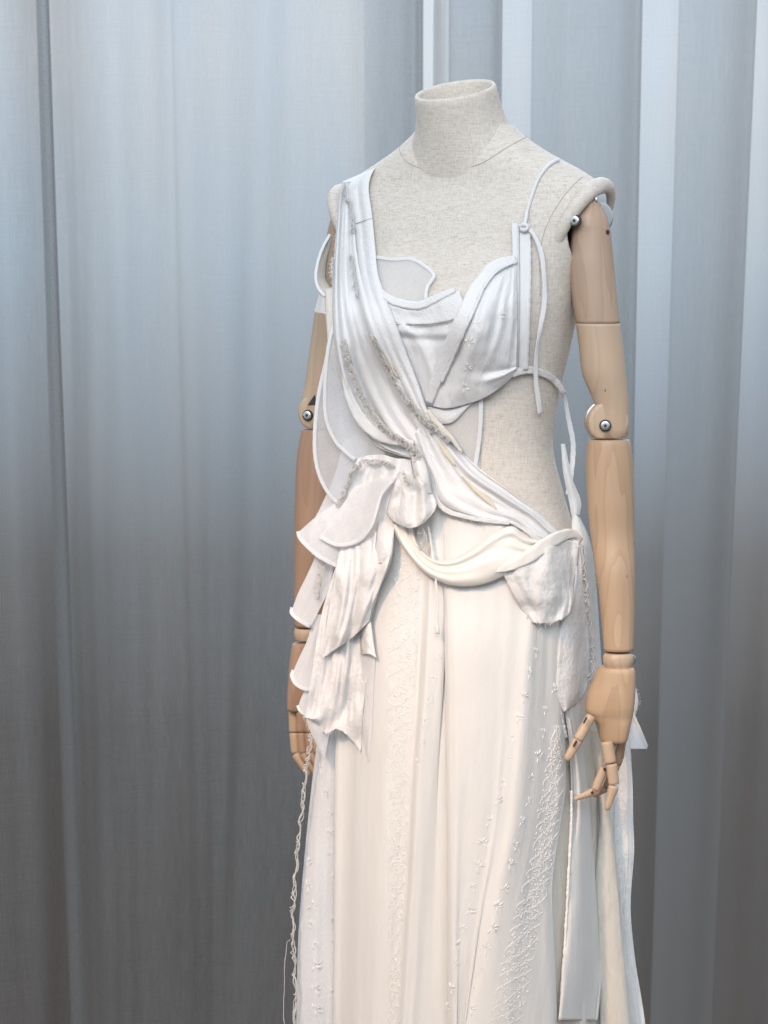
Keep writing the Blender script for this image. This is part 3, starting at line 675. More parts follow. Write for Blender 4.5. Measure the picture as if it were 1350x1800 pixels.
# ---------------------------------------------------------------- skirt panels
def prow(y, cols): return [(x, y, h) for x, h in cols]
def tab(t, y): return float(np.interp(y, [a for a, _ in t], [b for _, b in t]))
SL = [(1000, 604), (1100, 590), (1200, 575), (1340, 553), (1500, 536), (1634, 525), (1800, 521), (2150, 512)]
YS = [1000, 1100, 1220, 1340, 1500, 1650, 1800, 1960, 2150]
s_left = patch('side_panel', [prow(y, ((tab(SL, y), -.012), (tab(SL, y)*.7+180, .004), (tab(SL, y)*.35+392, .010), (606, .004))) for y in YS], ORGANZA2, 5, wr=(.004, .03, .003), pl=(.006, 6, .8), label='sheer voile side panel with embroidered flowers')
EL = [(940, 750), (1100, 745), (1250, 735), (1378, 725), (1500, 719), (1650, 710), (1797, 701), (2150, 680)]
LE = [(940, 630), (1000, 612), (1100, 596), (1340, 589), (2150, 584)]
rows = []
for y in [880, 940, 1000, 1060, 1140, 1250, 1378, 1500, 1650, 1797, 1960, 2150]:
    E, L = tab(EL, y), tab(LE, y); k = min(1, max(0, (y-900)/250))
    rows.append(prow(y, ((L+14, .001), (L+1, .010*k), (L+3, .020*k+.004), (L+22, .025*k+.006), (L+50, .027*k+.006), (E-48, .026*k+.006), (E-26, .021*k+.006), (E-8, .012*k+.006), (E+1, .017*k+.005), (E+9, .026*k+.005), (E+24, .022*k+.005), (E+42, .014*k+.004), (772, .010*k+.004), (798, .009*k+.003))))
s_mid = patch('front_panel', rows, COTTON, 4, wr=(.0012, .035, .004), pl=(.0035, 16, .9), label='front skirt panel with embroidered vine band')
RE = [(870, 882), (905, 938), (940, 978), (1000, 1000), (1100, 986), (1250, 991), (1380, 994), (1457, 984), (1543, 972), (1580, 970), (1683, 975), (1800, 979), (2150, 990)]
RD = [(870, 850), (905, 890), (940, 915), (1000, 935), (1120, 928), (1250, 920), (1450, 902), (1600, 872), (1800, 838), (2150, 800)]
L3 = [(940, 776), (1050, 780), (1200, 783), (1500, 787), (1800, 787), (2150, 785)]
rows = []
for y in [870, 905, 940, 1000, 1060, 1140, 1250, 1380, 1457, 1543, 1620, 1700, 1800, 1960, 2150]:
    L, D, R_ = tab(L3, y), tab(RD, y), tab(RE, y); k = min(1, max(0, (y-880)/260))
    rows.append(prow(y, ((L+16, .012*k+.003), (L+1, .019*k+.003), (L+3, .026*k+.004), (L+15, .032*k+.005), (L*.66+D*.34, .031*k+.006), (L*.36+D*.64, .027*k+.006), (D-22, .031*k+.006), (D, .036*k+.006), (D*.62+R_*.38, .029*k+.006), (D*.25+R_*.75, .022*k+.006), (R_-6, .019*k+.005), (R_, .012*k+.004), (R_-9, .002))))
def f3(U, V): return .0026*np.sin(U*3+V*9)*np.sin(V*22+2*np.sin(U*4))*np.clip(V*4, 0, 1)*np.clip((1-V)*4, 0, 1)
s_main = patch('front_panel', rows, COTTON, 4, folds=f3, wr=(.0015, .03, .006), pl=(.0050, 11, 1.1), label='main skirt panel with scattered embroidered flowers', seed=3)
patch('inner_panel', [prow(y, ((958, .002), (985, .005), (1008, .004), (1030, .0), (1050, -.004))) for y in (1230, 1340, 1480, 1640, 1800, 1960, 2150)], CREAM, 6, wr=(.003, .03, .004))
FL = [(1240, 990), (1300, 1000), (1380, 1004), (1450, 1003), (1560, 997), (1650, 993), (1770, 984), (1793, 982)]
FR = [(1240, 1012), (1300, 1022), (1415, 1037), (1497, 1041), (1567, 1048), (1660, 1053), (1707, 1059), (1793, 1050)]
rows = []
for y in [1240, 1300, 1380, 1450, 1560, 1650, 1720, 1793]:
    a, b = tab(FL, y), tab(FR, y); rows.append(prow(y, ((a+5, .006), (a, .014), (a+6, .019), (a*.6+b*.4, .019), (a*.25+b*.75, .016), (b, .012), (b-4, .005))))
flap = patch('hanging_flap', rows, COTTON, 4, folds=lambda U, V: .009*np.sin(2*np.pi*(1.15*V+.9*U+.1))*np.clip(U*2.5, 0, 1)*np.clip(V*6, 0, 1), wr=(.003, .04, .012), pl=(.012, 4, 2.2), label='long cream flap with a satin corded edge', seed=5)
cord('satin_cord', [(tab(FL, y)+1, y, .0195) for y in (1390, 1450, 1520, 1600, 1680, 1760)], .0021, WTHREAD, flap, jit=.5)
CL = [(1280, 1034), (1415, 1054), (1500, 1050), (1567, 1045), (1700, 1050), (1800, 1056), (2150, 1070)]
CR = [(1280, 1062), (1427, 1073), (1508, 1082), (1648, 1094), (1798, 1108), (2150, 1140)]
crepe = patch('crepe_panel', [prow(y, ((tab(CL, y)+6, -.012), (tab(CL, y), -.004), (tab(CL, y)*.6+tab(CR, y)*.4, .006), (tab(CR, y)-5, .003), (tab(CR, y), -.008), (tab(CR, y)-6, -.018))) for y in (1280, 1415, 1500, 1567, 1648, 1730, 1800, 1960, 2150)], CREAM, 4, wr=(.0012, .05, .01), pl=(.006, 4, 1))
BR = [(1225, 1096), (1290, 1106), (1380, 1111), (1440, 1112), (1497, 1113.6), (1590, 1107.5), (1683, 1115), (1798, 1133), (2150, 1170)]
back = patch('back_panel', [prow(y, ((1040, -.045), (1064, -.034), (tab(BR, y)*.6+1068*.4, -.030), (tab(BR, y)-8, -.030), (tab(BR, y), -.036))) for y in (1225, 1290, 1380, 1440, 1497, 1590, 1683, 1798, 1960, 2150)], EMBRO, 5, wr=(.003, .03, .01), pl=(.006, 4, 1.2))
ribbon('hem', [(tab(BR, y)-1, y, -.0345) for y in (1290, 1380, 1440, 1497, 1590, 1683, 1798, 1960)], 4, HEM, back, .0012)
patch('inner_panel', [prow(y, ((1018, -.014), (1040, -.008), (1062, -.014), (1080, -.03))) for y in (1260, 1400, 1560, 1700, 1850, 2150)], VOILE, 6, wr=(.003, .03, .004))

# ---------------------------------------------------------------- embroidery
def flower_mesh():
    parts = []; n = rng.choice((4, 5, 6)); a0 = rng.uniform(-30, 30)
    for k in range(n+1):
        an = a0-80+160*k/n+rng.uniform(-10, 10) if k < n else 180+a0+rng.uniform(-20, 20)
        l = rng.uniform(.75, 1.15); a = math.radians(an+90); d = np.array([math.cos(a), math.sin(a), 0]); sd = np.array([-d[1], d[0], 0])*rng.uniform(-.0012, .0012)
        pts = [d*.0014, d*.0042*l+sd+[0, 0, .00045], d*.0075*l+[0, 0, .0001]]
        parts.append(tube_mesh(spline(pts, 5), [.00015, .0005, .00062, .00045, .00015], 5))
    V, F = merge(parts); me = bpy.data.meshes.new('embroidered_flower'); me.from_pydata(V, [], F); me.polygons.foreach_set('use_smooth', [True]*len(me.polygons)); me.materials.append(WTHREAD); return me
FMS = [flower_mesh() for _ in range(7)]
def flowers(panel, pts, size=1.0):
    pts = [(x+rng.uniform(-3, 3), y+rng.uniform(-4, 4)) for x, y in pts]
    for (x, y), hit in zip(pts, on(panel, pts, .0003)):
        if hit is None: continue
        p, n = hit; o = bpy.data.objects.new('embroidered_flower', rng.choice(FMS)); col.objects.link(o); o.parent = panel
        up = Vector((0, 0, 1)); X = up.cross(n).normalized(); Yv = n.cross(X)
        M = Matrix((X, Yv, n)).transposed().to_4x4(); M = Matrix.Translation(p) @ M @ Matrix.Rotation(rng.uniform(-.5, .5), 4, 'Z') @ Matrix.Scale(size*rng.uniform(1.05, 1.45), 4)
        o.matrix_basis = M
flowers(s_left, [(568+6*i*.6, 1355+37*i) for i in range(7)]+[(540+i*2.5, 1520+36*i) for i in range(8)]+[(586, 1615+i*45) for i in range(4)])
c1 = [(950, 1100), (940, 1143), (931, 1182), (921, 1225), (911, 1265), (903, 1300), (892, 1335), (884, 1374), (872, 1408), (863, 1447), (852, 1484), (842, 1525), (832, 1560), (822, 1598), (813, 1634), (806, 1662), (801, 1698), (795, 1735), (790, 1770)]
c2 = [(972, 1215), (958, 1250), (951, 1288), (944, 1330), (936, 1370), (925, 1408), (917, 1447), (905, 1485), (895, 1521), (887, 1560), (876, 1597), (866, 1633), (853, 1670), (842, 1705), (832, 1742), (824, 1776)]
flowers(s_main, c1, .95); flowers(s_main, c2, .95)
flowers(s_mid, [(772, 1152), (763, 1192), (756, 1230), (748, 1270), (741, 1305), (733, 1340), (735, 1024), (738, 1062)], .8)
flowers(s_mid, [(764, 985), (755, 950)], .9)
def vines(panel, xl, xr, y0, y1, ncol, name='embroidery_band', leaf=1.0, dens=1.0):
    """raised scrolling stems with small leaf stitches between two pixel borders"""
    parts = []
    for c in range(ncol):
        f = (c+.5)/ncol; path = []
        y = y0
        while y < y1:
            a, b = xl(y), xr(y); wd = (b-a)/ncol
            path.append((a+(b-a)*f+wd*.45*math.sin(y*.24+c*1.9+1.1*math.sin(y*.07))+rng.uniform(-.15, .15), y)); y += 1.8
        seg = []
        for hit in on(panel, path, .0007):
            if hit is None:
                if len(seg) > 3: parts.append(tube_mesh(seg, .00042, 4))
                seg = []
            else: seg.append(hit[0])
        if len(seg) > 3: parts.append(tube_mesh(seg, .00042, 4))
    n = int((y1-y0)*ncol*.26*dens)
    for _ in range(n):
        y = rng.uniform(y0, y1); a, b = xl(y), xr(y); f = rng.gauss(.5, .28)
        if not -.02 < f < 1.02: continue
        x = a+(b-a)*f; an = rng.choice((-.9, -.5, .5, .9, 2.2, 2.6))+rng.uniform(-.3, .3); l = rng.uniform(3.5, 6.5)*leaf
        pp = [(x+math.cos(an)*l*t, y+math.sin(an)*l*t) for t in (-.5, 0, .5)]; hs = on(panel, pp, .0007)
        if any(h is None for h in hs): continue
        parts.append(tube_mesh([h[0] for h in hs], [.0002, .00072, .0002], 5))
    V, F = merge(parts); o = dpart(name, V, F, WTHREAD, panel); o['kind'] = 'stuff'; return o
vines(s_mid, lambda y: tab([(960, 686), (1340, 679), (1800, 684)], y), lambda y: tab([(960, 738), (1100, 736), (1250, 729), (1378, 722), (1500, 716), (1800, 698)], y), 960, 1805, 4)
vines(s_main, lambda y: tab([(1280, 972), (1400, 950), (1500, 935), (1600, 905), (1700, 880), (1800, 858)], y), lambda y: tab([(1280, 986), (1380, 990), (1457, 980), (1543, 966), (1600, 955), (1700, 935), (1800, 918)], y), 1275, 1805, 5, dens=.9)
vines(back, lambda y: 1082, lambda y: 1104, 1400, 1640, 2, leaf=.8)

# ---------------------------------------------------------------- under-bust organza and bust
pn = patch('sheer_midriff', [[(728, 690, .003), (780, 694, .004), (846, 690, .004)], [(745, 735, .003), (795, 740, .004), (845, 735, .005)], [(765, 775, .003), (805, 780, .004), (842, 775, .005)], [(800, 822, .002), (820, 826, .003), (836, 822, .003)]], ORGANZA, 5, thick=0, wr=(.001, .04, .01))
ribbon('hem', [(846, 690, .006), (845, 735, .0065), (842, 775, .006), (835, 822, .004)], 7.5, HEM, pn, .0005)
pn = patch('bias_strip', [[(740, 712, .006), (790, 718, .008), (836, 706, .006)], [(752, 730, .007), (790, 735, .009), (822, 716, .007)], [(775, 746, .006), (792, 744, .008), (806, 734, .006)]], EMBRO, 4, wr=(.001, .05, .05))
cen = patch('bust_panel', [[(682, 560, .008), (715, 566, .011), (745, 567, .012), (775, 564, .012), (806, 556, .010)], [(695, 595, .007), (725, 597, .011), (750, 597, .012), (775, 595, .011), (798, 592, .009)], [(708, 635, .006), (732, 637, .009), (752, 637, .010), (770, 636, .010), (786, 634, .009)], [(724, 675, .006), (740, 677, .008), (754, 677, .009), (766, 676, .009), (776, 675, .009)], [(738, 714, .005), (748, 715, .007), (756, 715, .007), (762, 714, .007), (766, 712, .006)]], VOILE, 3,
    folds=lambda U, V: .0045*np.exp(-((V-.15-.75*U)/.11)**2)*(1-.4*U)-.004*np.exp(-((V-.40-.7*U)/.14)**2)+.003*np.exp(-((U-.12-.10*V)/.06)**2)-.003*np.exp(-((U-.23-.05*V)/.05)**2), wr=(.0012, .03, .03))
yk = patch('yoke', [[(662, 506, .006), (695, 530, .009), (735, 535, .010), (775, 519, .010), (808, 510, .009)], [(666, 518, .011), (695, 540, .014), (735, 545, .015), (775, 531, .015), (810, 519, .012)], [(676, 540, .010), (704, 553, .012), (740, 556, .013), (775, 548, .014), (814, 532, .013)], [(682, 563, .0105), (715, 569, .0135), (745, 570, .0145), (775, 567, .0145), (804, 560, .012)]], EMBRO, 3, wr=(.0012, .05, .05), label='embroidered yoke below the neckline')
ribbon('neckline_roll', [(662, 505, .010), (678, 521, .014), (700, 532, .016), (735, 537, .017), (760, 528, .017), (782, 518, .015), (800, 510, .012)], [10, 13, 14, 14, 12, 8], EMBRO, yk, .003)
cord('seam_stitch', [(684, 570, .0125), (715, 571, .0150), (745, 572, .0158), (775, 569, .0158), (800, 563, .0135)], .0006, SEAM, yk)
# cup
hc = [[0.0097, 0.0116, 0.0128, 0.0128, 0.0122, 0.011], [0.0134, 0.0178, 0.0203, 0.0178, 0.0141, 0.0122], [0.0159, 0.0209, 0.0265, 0.0227, 0.0141, 0.0122], [0.0165, 0.0215, 0.0283, 0.024, 0.0147, 0.0128], [0.0159, 0.0209, 0.0271, 0.0215, 0.0165, 0.0134], [0.0147, 0.0184, 0.0209, 0.0196, 0.0172, 0.0128], [0.011, 0.0122, 0.0128, 0.0128, 0.0116, 0.0097]]
xc = [[(862, 466), (872, 462), (880, 459), (890, 456), (898, 453), (906, 452)], [(835, 502), (850, 500), (868, 498), (884, 496), (897, 494), (908, 492)], [(812, 550), (830, 548), (850, 546), (872, 544), (892, 543), (909, 542)], [(795, 595), (815, 594), (838, 592), (865, 592), (890, 592), (909, 592)], [(775, 645), (797, 645), (822, 644), (855, 644), (884, 640), (908, 636)], [(760, 690), (785, 692), (815, 688), (850, 678), (882, 664), (908, 648)], [(750, 712), (785, 718), (818, 711), (852, 699), (884, 677), (908, 654)]]
def fcup(U, V):
    x = .004*np.exp(-((V-.62-.10*np.sin(U*5))/.05)**2)*np.clip(U*4-.6, 0, 1)*np.clip(3.2-4*U, 0, 1)
    x -= .005*np.exp(-((U-.70-.10*(V-.5))/.035)**2)*np.exp(-((V-.75)/.22)**2)
    x += .004*np.exp(-((U-.77-.10*(V-.5))/.035)**2)*np.exp(-((V-.75)/.22)**2)
    return x+.002*np.sin(V*16+U*3)*np.exp(-((U-.45)/.3)**2)
cup = patch('bust_cup', [[(x, y, h) for (x, y), h in zip(a, b)] for a, b in zip(xc, hc)], VOILE, 3, folds=fcup, wr=(.0022, .03, .025), pl=(.004, 5, 2.5), label='draped cup with three small embroidered flowers')
flowers(cup, [(826, 606), (820, 645), (818, 684), (838, 568), (876, 556)], 1.0)
ribbon('cup_border', [(907, 456, .013), (885, 461, .018), (866, 470, .021), (851, 489, .022), (836, 510, .024), (820, 545, .025), (803, 582, .025), (784, 627, .024), (767, 668, .021), (754, 708, .016)], [14, 17, 20, 22, 24, 25, 25, 23, 20, 14], EMBRO, cup, .0020)
cord('rolled_edge', [(902, 462, .020), (882, 471, .024), (866, 484, .024), (850, 507, .026), (835, 540, .028), (815, 584, .028), (797, 627, .026), (776, 672, .023)], .0022, VOILE, cup, jit=.4)
# side placket, strap and tie
ribbon('placket_backing', [(905, 392, .006), (908, 460, .007), (910, 540, .007), (911, 652, .006)], [12, 13, 13, 11], VOILE, None, .0012)
plk = ribbon('side_placket', [(921, 394, .009), (922, 450, .010), (922, 520, .011), (921, 590, .011), (919, 651, .009)], [20, 22, 21, 20, 18], VOILE, None, .0008, label='narrow upright side placket')
fray([(904, 391, .008), (930, 393, .010)], 5, 26, plk, diry=(-1.2, -.3))
cord('seam_stitch', [(912.5, 400, .0125), (913.5, 520, .0135), (912, 645, .0125)], .0005, SEAM, plk)
pts = []
for x, y in spline([(981, 283), (972, 287), (960, 296), (946, 316), (934, 348), (927, 372)], 40):
    h = tb.ray_cast(C0, Vector(ray([x], [y])[0]))
    if h[0] is not None: pts.append(tuple(h[0]+h[1]*.0022))
pts += [tuple(p) for p in lift(spline([(925, 380, .012), (923, 390, .014), (921, 401, .015)], 6))]
V, F = tube_mesh(pts, .0026, 8); dpart('shoulder_strap', V, F, HEM, None, [(0, i//8*.003) for i in range(len(V))])
kn_ = cord('strap_knot', [(914, 400, .014), (920, 394, .018), (928, 399, .017), (922, 405, .016), (915, 402, .015)], .003, HEM)
ribbon('hanging_tie', [(926, 399, .014), (938, 412, .014), (950, 440, .013), (956, 480, .013), (957, 530, .014), (950, 575, .014), (943, 620, .013), (942, 665, .013), (946, 700, .014), (950, 727, .014)], [7, 7, 8, 8, 9, 8, 9, 8, 9, 11], HEM, None, .0006, twist=[0, .5, -.3, .3, -.5, .6, 0, -.3, .3])
bd = ribbon('underbust_band', [(900, 657, .008), (925, 650, .006), (948, 654, .005), (968, 664, .004), (982, 677, .003), (990, 690, -.004)], [12, 13, 12, 12, 11, 9], GAUZE, None, .003)
fray([(915, 646, .009), (955, 652, .008), (985, 674, .006)], 6, 40, bd, diry=(-.9, .9), dirx=(-.8, .8))
ribbon('hanging_tie', [(987, 688, -.02), (994, 705, -.035), (999, 735, -.04), (1007, 775, -.04), (1007, 805, -.04), (1002, 845, -.035), (999, 870, -.03)], [7, 8, 9, 9, 9, 10, 10], ORGANZA2, None, .0006, twist=[0, .5, .2, -.4, .3])
# neckline flap
fp = patch('sheer_flap', [[(655, 451, .004), (690, 456, .006), (722, 455, .007), (746, 467, .008), (762, 482, .009)], [(656, 480, .004), (690, 480, .007), (720, 482, .009), (742, 490, .009), (754, 497, .009)], [(658, 505, .004), (690, 508, .006), (718, 510, .007), (738, 512, .007), (749, 514, .007)], [(664, 528, .003), (690, 535, .004), (715, 537, .004), (735, 535, .004), (747, 528, .004)]], ORGANZA, 4, thick=0, folds=lambda U, V: .003*np.exp(-((V-.55+.1*U)/.07)**2)*U)
ribbon('hem', [(655, 451, .006), (690, 456, .0075), (722, 455, .0085), (746, 467, .0095), (762, 482, .0105), (759, 492, .0105), (752, 502, .010), (749, 514, .0095), (748, 526, .008)], 6, HEM, fp, .0005)

# ---------------------------------------------------------------- shoulder sash and draped bodice
ls = [(294, 606, 662, -.026), (298, 604, 658, -.004), (312, 604, 651, .008), (335, 607, 648, .011), (380, 612, 654, .010), (430, 617, 659, .010), (480, 624, 664, .012), (520, 632, 677, .014), (565, 647, 694, .016), (620, 670, 714, .017), (680, 704, 737, .018), (725, 730, 753, .018), (762, 752, 772, .016)]
def slant(y, f): return y+(1-f)*24*max(0, min(1, (345-y)/49.0))
sash = patch('shoulder_sash', [[(a-1, slant(y, 0), h-.002), (a, slant(y, 0), h), (a*.65+b*.35, slant(y, .35), h+.005), (a*.46+b*.54, slant(y, .54), h+.0015), (a*.25+b*.75, slant(y, .75), h+.005), (b-1, slant(y, 1), h+.001), (b-.5, slant(y, 1), h-.001)] for y, a, b, h in ls], EMBRO, 3, wr=(.0012, .05, .02), label='embroidered sash crossing from the shoulder')
cord('seam_stitch', [(626, 393, .0165), (640, 388, .016), (653, 384, .012)], .0005, SEAM, sash)
lp = [(602, 320), (596, 348), (592, 400), (588, 450), (585, 500), (584, 550), (587, 600), (596, 655), (611, 705), (634, 750), (664, 784), (700, 799), (738, 808)]
rp = [(618, 318), (621, 345), (623, 390), (627, 440), (636, 490), (652, 545), (672, 595), (693, 640), (714, 685), (735, 728), (752, 760), (766, 785), (776, 803)]
rows = []
for i, (a, b) in enumerate(zip(lp, rp)):
    k = i/12; hh = .010+.012*math.sin(math.pi*min(1, k*1.02)); lo = .016+.020*max(0, k-.45)
    rows.append([(a[0]+(b[0]-a[0])*f, a[1]+(b[1]-a[1])*f, h) for f, h in ((0.01, lo-.008), (0, lo-.005), (.10, hh+.006+.010*k), (.30, hh+.004*k), (.5, hh+.004), (.75, hh), (1, hh-.004))])
def fdr(U, V):
    e = np.clip(np.sin(np.pi*np.clip(U*1.05, 0, 1)), 0, 1)
    f = .0055*np.sin(2*np.pi*(3.1*V+.35*np.sin(U*3.2)))*e
    f += .004*np.sin(2*np.pi*(6.3*V-.9*U))*np.clip(U-.25, 0, 1)*1.4
    return f-.006*np.exp(-((V-.30-.08*U)/.045)**2)*np.clip((U-.3)*3, 0, 1)
drape = patch('bodice_drape', rows, VOILE, 3, folds=fdr, wr=(.0016, .03, .016), pl=(.006, 10, 1.8), label='voile bodice draped in long diagonal folds', seed=11)
# crescent folds of the cowl below the braid
for (pts, wd) in (([(602, 640, .028), (612, 690, .033), (634, 735, .036), (664, 764, .038), (700, 775, .036), (728, 778, .030)], [4, 14, 20, 20, 16, 6]),):
    ribbon('cowl_fold', pts, wd, VOILE, drape, .0028)
up = [(752, 722), (772, 748), (800, 783), (842, 824), (900, 866), (950, 905), (985, 938), (1006, 944)]
lw_ = [(724, 772), (738, 808), (754, 846), (774, 890), (830, 913), (888, 919), (936, 947), (985, 956)]
rows = []
for i, (a, b) in enumerate(zip(up, lw_)):
    hh = .013-.004*(i/7)
    rows.append([(a[0]+(b[0]-a[0])*f, a[1]+(b[1]-a[1])*f, h) for f, h in ((.01, hh-.002), (0, hh), (.16, hh+.005), (.3, hh+.001), (.42, hh+.005), (.7, hh+.004), (.93, hh+.004), (1, hh-.002))])
hs = patch('hip_sash', rows, VOILE, 3, folds=lambda U, V: .003*np.sin(2*np.pi*(2.7*V+.5*U))*np.sin(np.pi*U)+.002*np.sin(2*np.pi*(6*V-1.2*U)), wr=(.0012, .04, .03), pl=(.005, 9, 1.6), label='sheer white sash running down to the hip', seed=4)
ribbon('raw_rolled_edge', [(735, 800, .019), (752, 822, .019), (762, 852, .019), (768, 878, .020), (786, 898, .020), (830, 911, .019), (870, 917, .018), (895, 918, .017)], [6, 7, 7, 8, 9, 7, 7, 9], GAUZE, hs, .0028)
fray([(780, 897, .02), (830, 913, .019), (890, 920, .017)], 7, 60, hs)
ribbon('yellow_edge', [(770, 776, .020), (784, 795, .0205), (800, 818, .020)], [2, 9, 3], YELLOW, hs, .001)
ribbon('yellow_edge', [(812, 836, .020), (835, 860, .020), (858, 880, .019), (873, 895, .018)], [2, 6, 8, 2], YELLOW, hs, .001)
ribbon('rolled_edge', [(752, 722, .020), (770, 745, .020), (792, 768, .019), (812, 794, .018)], [7, 9, 8, 4], CREAM, hs, .003)
ribbon('rolled_edge', [(895, 917, .016), (920, 930, .016), (945, 950, .016), (962, 962, .015)], [4, 7, 11, 6], GAUZE, hs, .004)
ribbon('yellow_edge', [(652, 588, .024), (664, 608, .025), (680, 636, .026), (700, 664, .024)], [2, 9, 10, 2], YELLOW, drape, .001)

# straight gauze strip and organza beside the right arm
st = patch('gauze_strip', [[(571, 508, .006), (580, 506, .010), (592, 503, .012)], [(573, 560, .006), (582, 560, .010), (594, 560, .012)], [(577, 610, .006), (586, 610, .009), (598, 610, .010)], [(584, 650, .004), (590, 650, .008), (600, 650, .009)]], CREAM, 4)
# loop around the upper arm
lo_ = patch('arm_loop', [[(580, 412, -.012), (582, 413, -.014), (585, 416, -.018)], [(567, 436, -.010), (572, 437, -.018), (579, 440, -.026)], [(558, 464, -.008), (566, 465, -.018), (574, 466, -.030)], [(555, 488, -.006), (564, 488, -.016), (573, 487, -.030)], [(560, 507, -.002), (568, 504, -.010), (578, 500, -.022)], [(571, 520, .004), (577, 516, -.002), (586, 512, -.008)]], CREAM, 3, thick=.0012, label='cream cloth loop around the wooden arm')
ribbon('loop_edge', [(580, 412, -.010), (567, 436, -.008), (558, 464, -.006), (555, 488, -.004), (560, 507, .0), (571, 520, .006)], 5, HEM, lo_, .0007)
patch('sheer_cuff', [[(561, 505, -.012), (570, 508, .002), (584, 508, .008)], [(558, 525, -.012), (568, 528, .002), (584, 528, .008)], [(553, 546, -.014), (566, 551, .0), (584, 554, .006)]], ORGANZA2, 3, thick=0, edge=1.2)

# ---------------------------------------------------------------- organza ruffles at the side
def ruffle(name, rows, mat, hem=None, hw=7, wrp=(.002, .04, .02), folds=None, label=None, seed=0.0, hadd=.0012):
    o = patch(name, rows, mat, 4, wr=wrp, thick=0, folds=folds, seed=seed)
    if label: o['label'] = label
    if hem: ribbon('hem', hem, hw, HEM, o, .00035, h_add=hadd)
    return o
def lrow(y, L, R_, hl, hm, hr, sag=0): return [(L, y, hl), (L*.7+R_*.3, y+sag*.5, hm), (L*.35+R_*.65, y+sag, hm), (R_, y+sag, hr)]
ruffle('organza_ruffle', [lrow(590, 583, 612, .004, .002, .004), lrow(640, 572, 618, .006, .0, .004), lrow(700, 559, 628, .010, .0, .002), lrow(770, 553, 640, .012, .002, .002), lrow(820, 557, 645, .012, .004, .004), lrow(860, 573, 642, .012, .006, .006), lrow(888, 597, 636, .012, .01, .01)], ORGANZA,
       [(583, 590, .004), (572, 640, .006), (559, 700, .010), (553, 770, .012), (557, 820, .012), (573, 860, .012), (597, 888, .012)], 6.5, label='outer organza ruffle with taped edge')
ruffle('organza_ruffle', [lrow(560, 590, 606, .012, .010, .008), lrow(610, 577, 614, .012, .010, .008), lrow(680, 571, 626, .016, .010, .008), lrow(735, 573, 650, .018, .010, .010), lrow(775, 590, 668, .018, .012, .012), lrow(806, 620, 680, .018, .014, .014)], ORGANZA,
       [(590, 560, .012), (577, 610, .012), (571, 680, .016), (573, 735, .018), (588, 773, .018), (605, 792, .018), (624, 808, .018)], 6, label='inner organza ruffle curving to the waist')
ruffle('organza_ruffle', [lrow(770, 604, 650, -.012, -.008, .0), lrow(830, 590, 640, -.012, -.008, .0), lrow(890, 564, 630, -.012, -.006, .004), lrow(930, 546, 620, -.010, -.004, .006), lrow(975, 548, 610, -.01, 0, .006)], ORGANZA2)
# gathered cloth at the waist
pep = patch('gathered_waist', [[(628, 806, .016), (650, 800, .018), (675, 800, .020), (700, 806, .020), (735, 806, .018)], [(616, 836, .018), (640, 832, .022), (668, 830, .026), (696, 832, .026), (730, 835, .022)], [(606, 870, .018), (632, 868, .024), (660, 866, .028), (690, 866, .028), (725, 870, .020)], [(598, 915, .014), (625, 915, .018), (655, 915, .022), (690, 915, .020), (720, 915, .014)], [(592, 960, .012), (625, 962, .015), (655, 962, .016), (690, 962, .012), (715, 960, .008)]], VOILE, 3,
    folds=lambda U, V: .004*np.sin(2*np.pi*(4.2*V+.6*U*V))*np.exp(-((U-.3)/.35)**2), wr=(.002, .05, .03))
ruffle('waist_flounce', [[(590, 884, .020), (603, 882, .022), (615, 880, .024), (628, 878, .025), (645, 876, .026)], [(556, 908, .024), (575, 916, .030), (592, 926, .032), (608, 932, .032), (628, 935, .032)], [(524, 936, .022), (537, 957, .030), (559, 977, .035), (584, 991, .036), (612, 1003, .034)]], ORGANZA2,
       [(524, 934, .022), (527, 945, .026), (537, 957, .030), (559, 977, .035), (584, 991, .036), (600, 998, .036)], 7, label='lower organza flounce at the hip')
ruffle('waist_flounce', [[(622, 856, .030), (645, 848, .033), (662, 842, .036), (680, 838, .038), (697, 838, .040)], [(594, 900, .036), (620, 908, .044), (642, 903, .048), (658, 886, .048), (682, 862, .044)], [(562, 944, .036), (594, 958, .046), (630, 950, .052), (654, 922, .052), (672, 866, .048)]], ORGANZA2,
       [(562, 944, .036), (594, 958, .046), (630, 950, .052), (652, 925, .052), (662, 895, .051), (671, 868, .049), (688, 846, .046)], 6.5, label='upper organza flounce with a curved taped edge')
ruffle('hip_flounce', [lrow(975, 556, 590, .004, .008, .014), lrow(1010, 540, 584, .004, .010, .016), lrow(1045, 523, 574, .004, .012, .016), [(512, 1076, .004), (521, 1086, .012), (532, 1094, .015), (546, 1102, .014)]], ORGANZA2,
       [(514, 1068, .003), (512, 1076, .004), (519, 1085, .012), (532, 1094, .015), (546, 1102, .014)], 6.5)
ruffle('hip_flounce', [lrow(1080, 553, 580, .004, .008, .012), lrow(1125, 540, 572, .004, .010, .014), lrow(1160, 524, 566, .004, .012, .014), [(513, 1186, .004), (522, 1203, .012), (538, 1211, .015), (560, 1210, .014)]], ORGANZA2,
       [(516, 1178, .003), (513, 1188, .004), (520, 1202, .012), (536, 1211, .015), (556, 1211, .014)], 6.5)
ruffle('hip_flounce', [lrow(1195, 545, 566, .006, .008, .01), lrow(1225, 530, 556, .006, .010, .01), [(524, 1243, .006), (529, 1251, .010), (536, 1256, .012), (550, 1262, .012)]], ORGANZA2, [(523, 1240, .006), (527, 1249, .010), (536, 1256, .012), (546, 1260, .012)], 5)
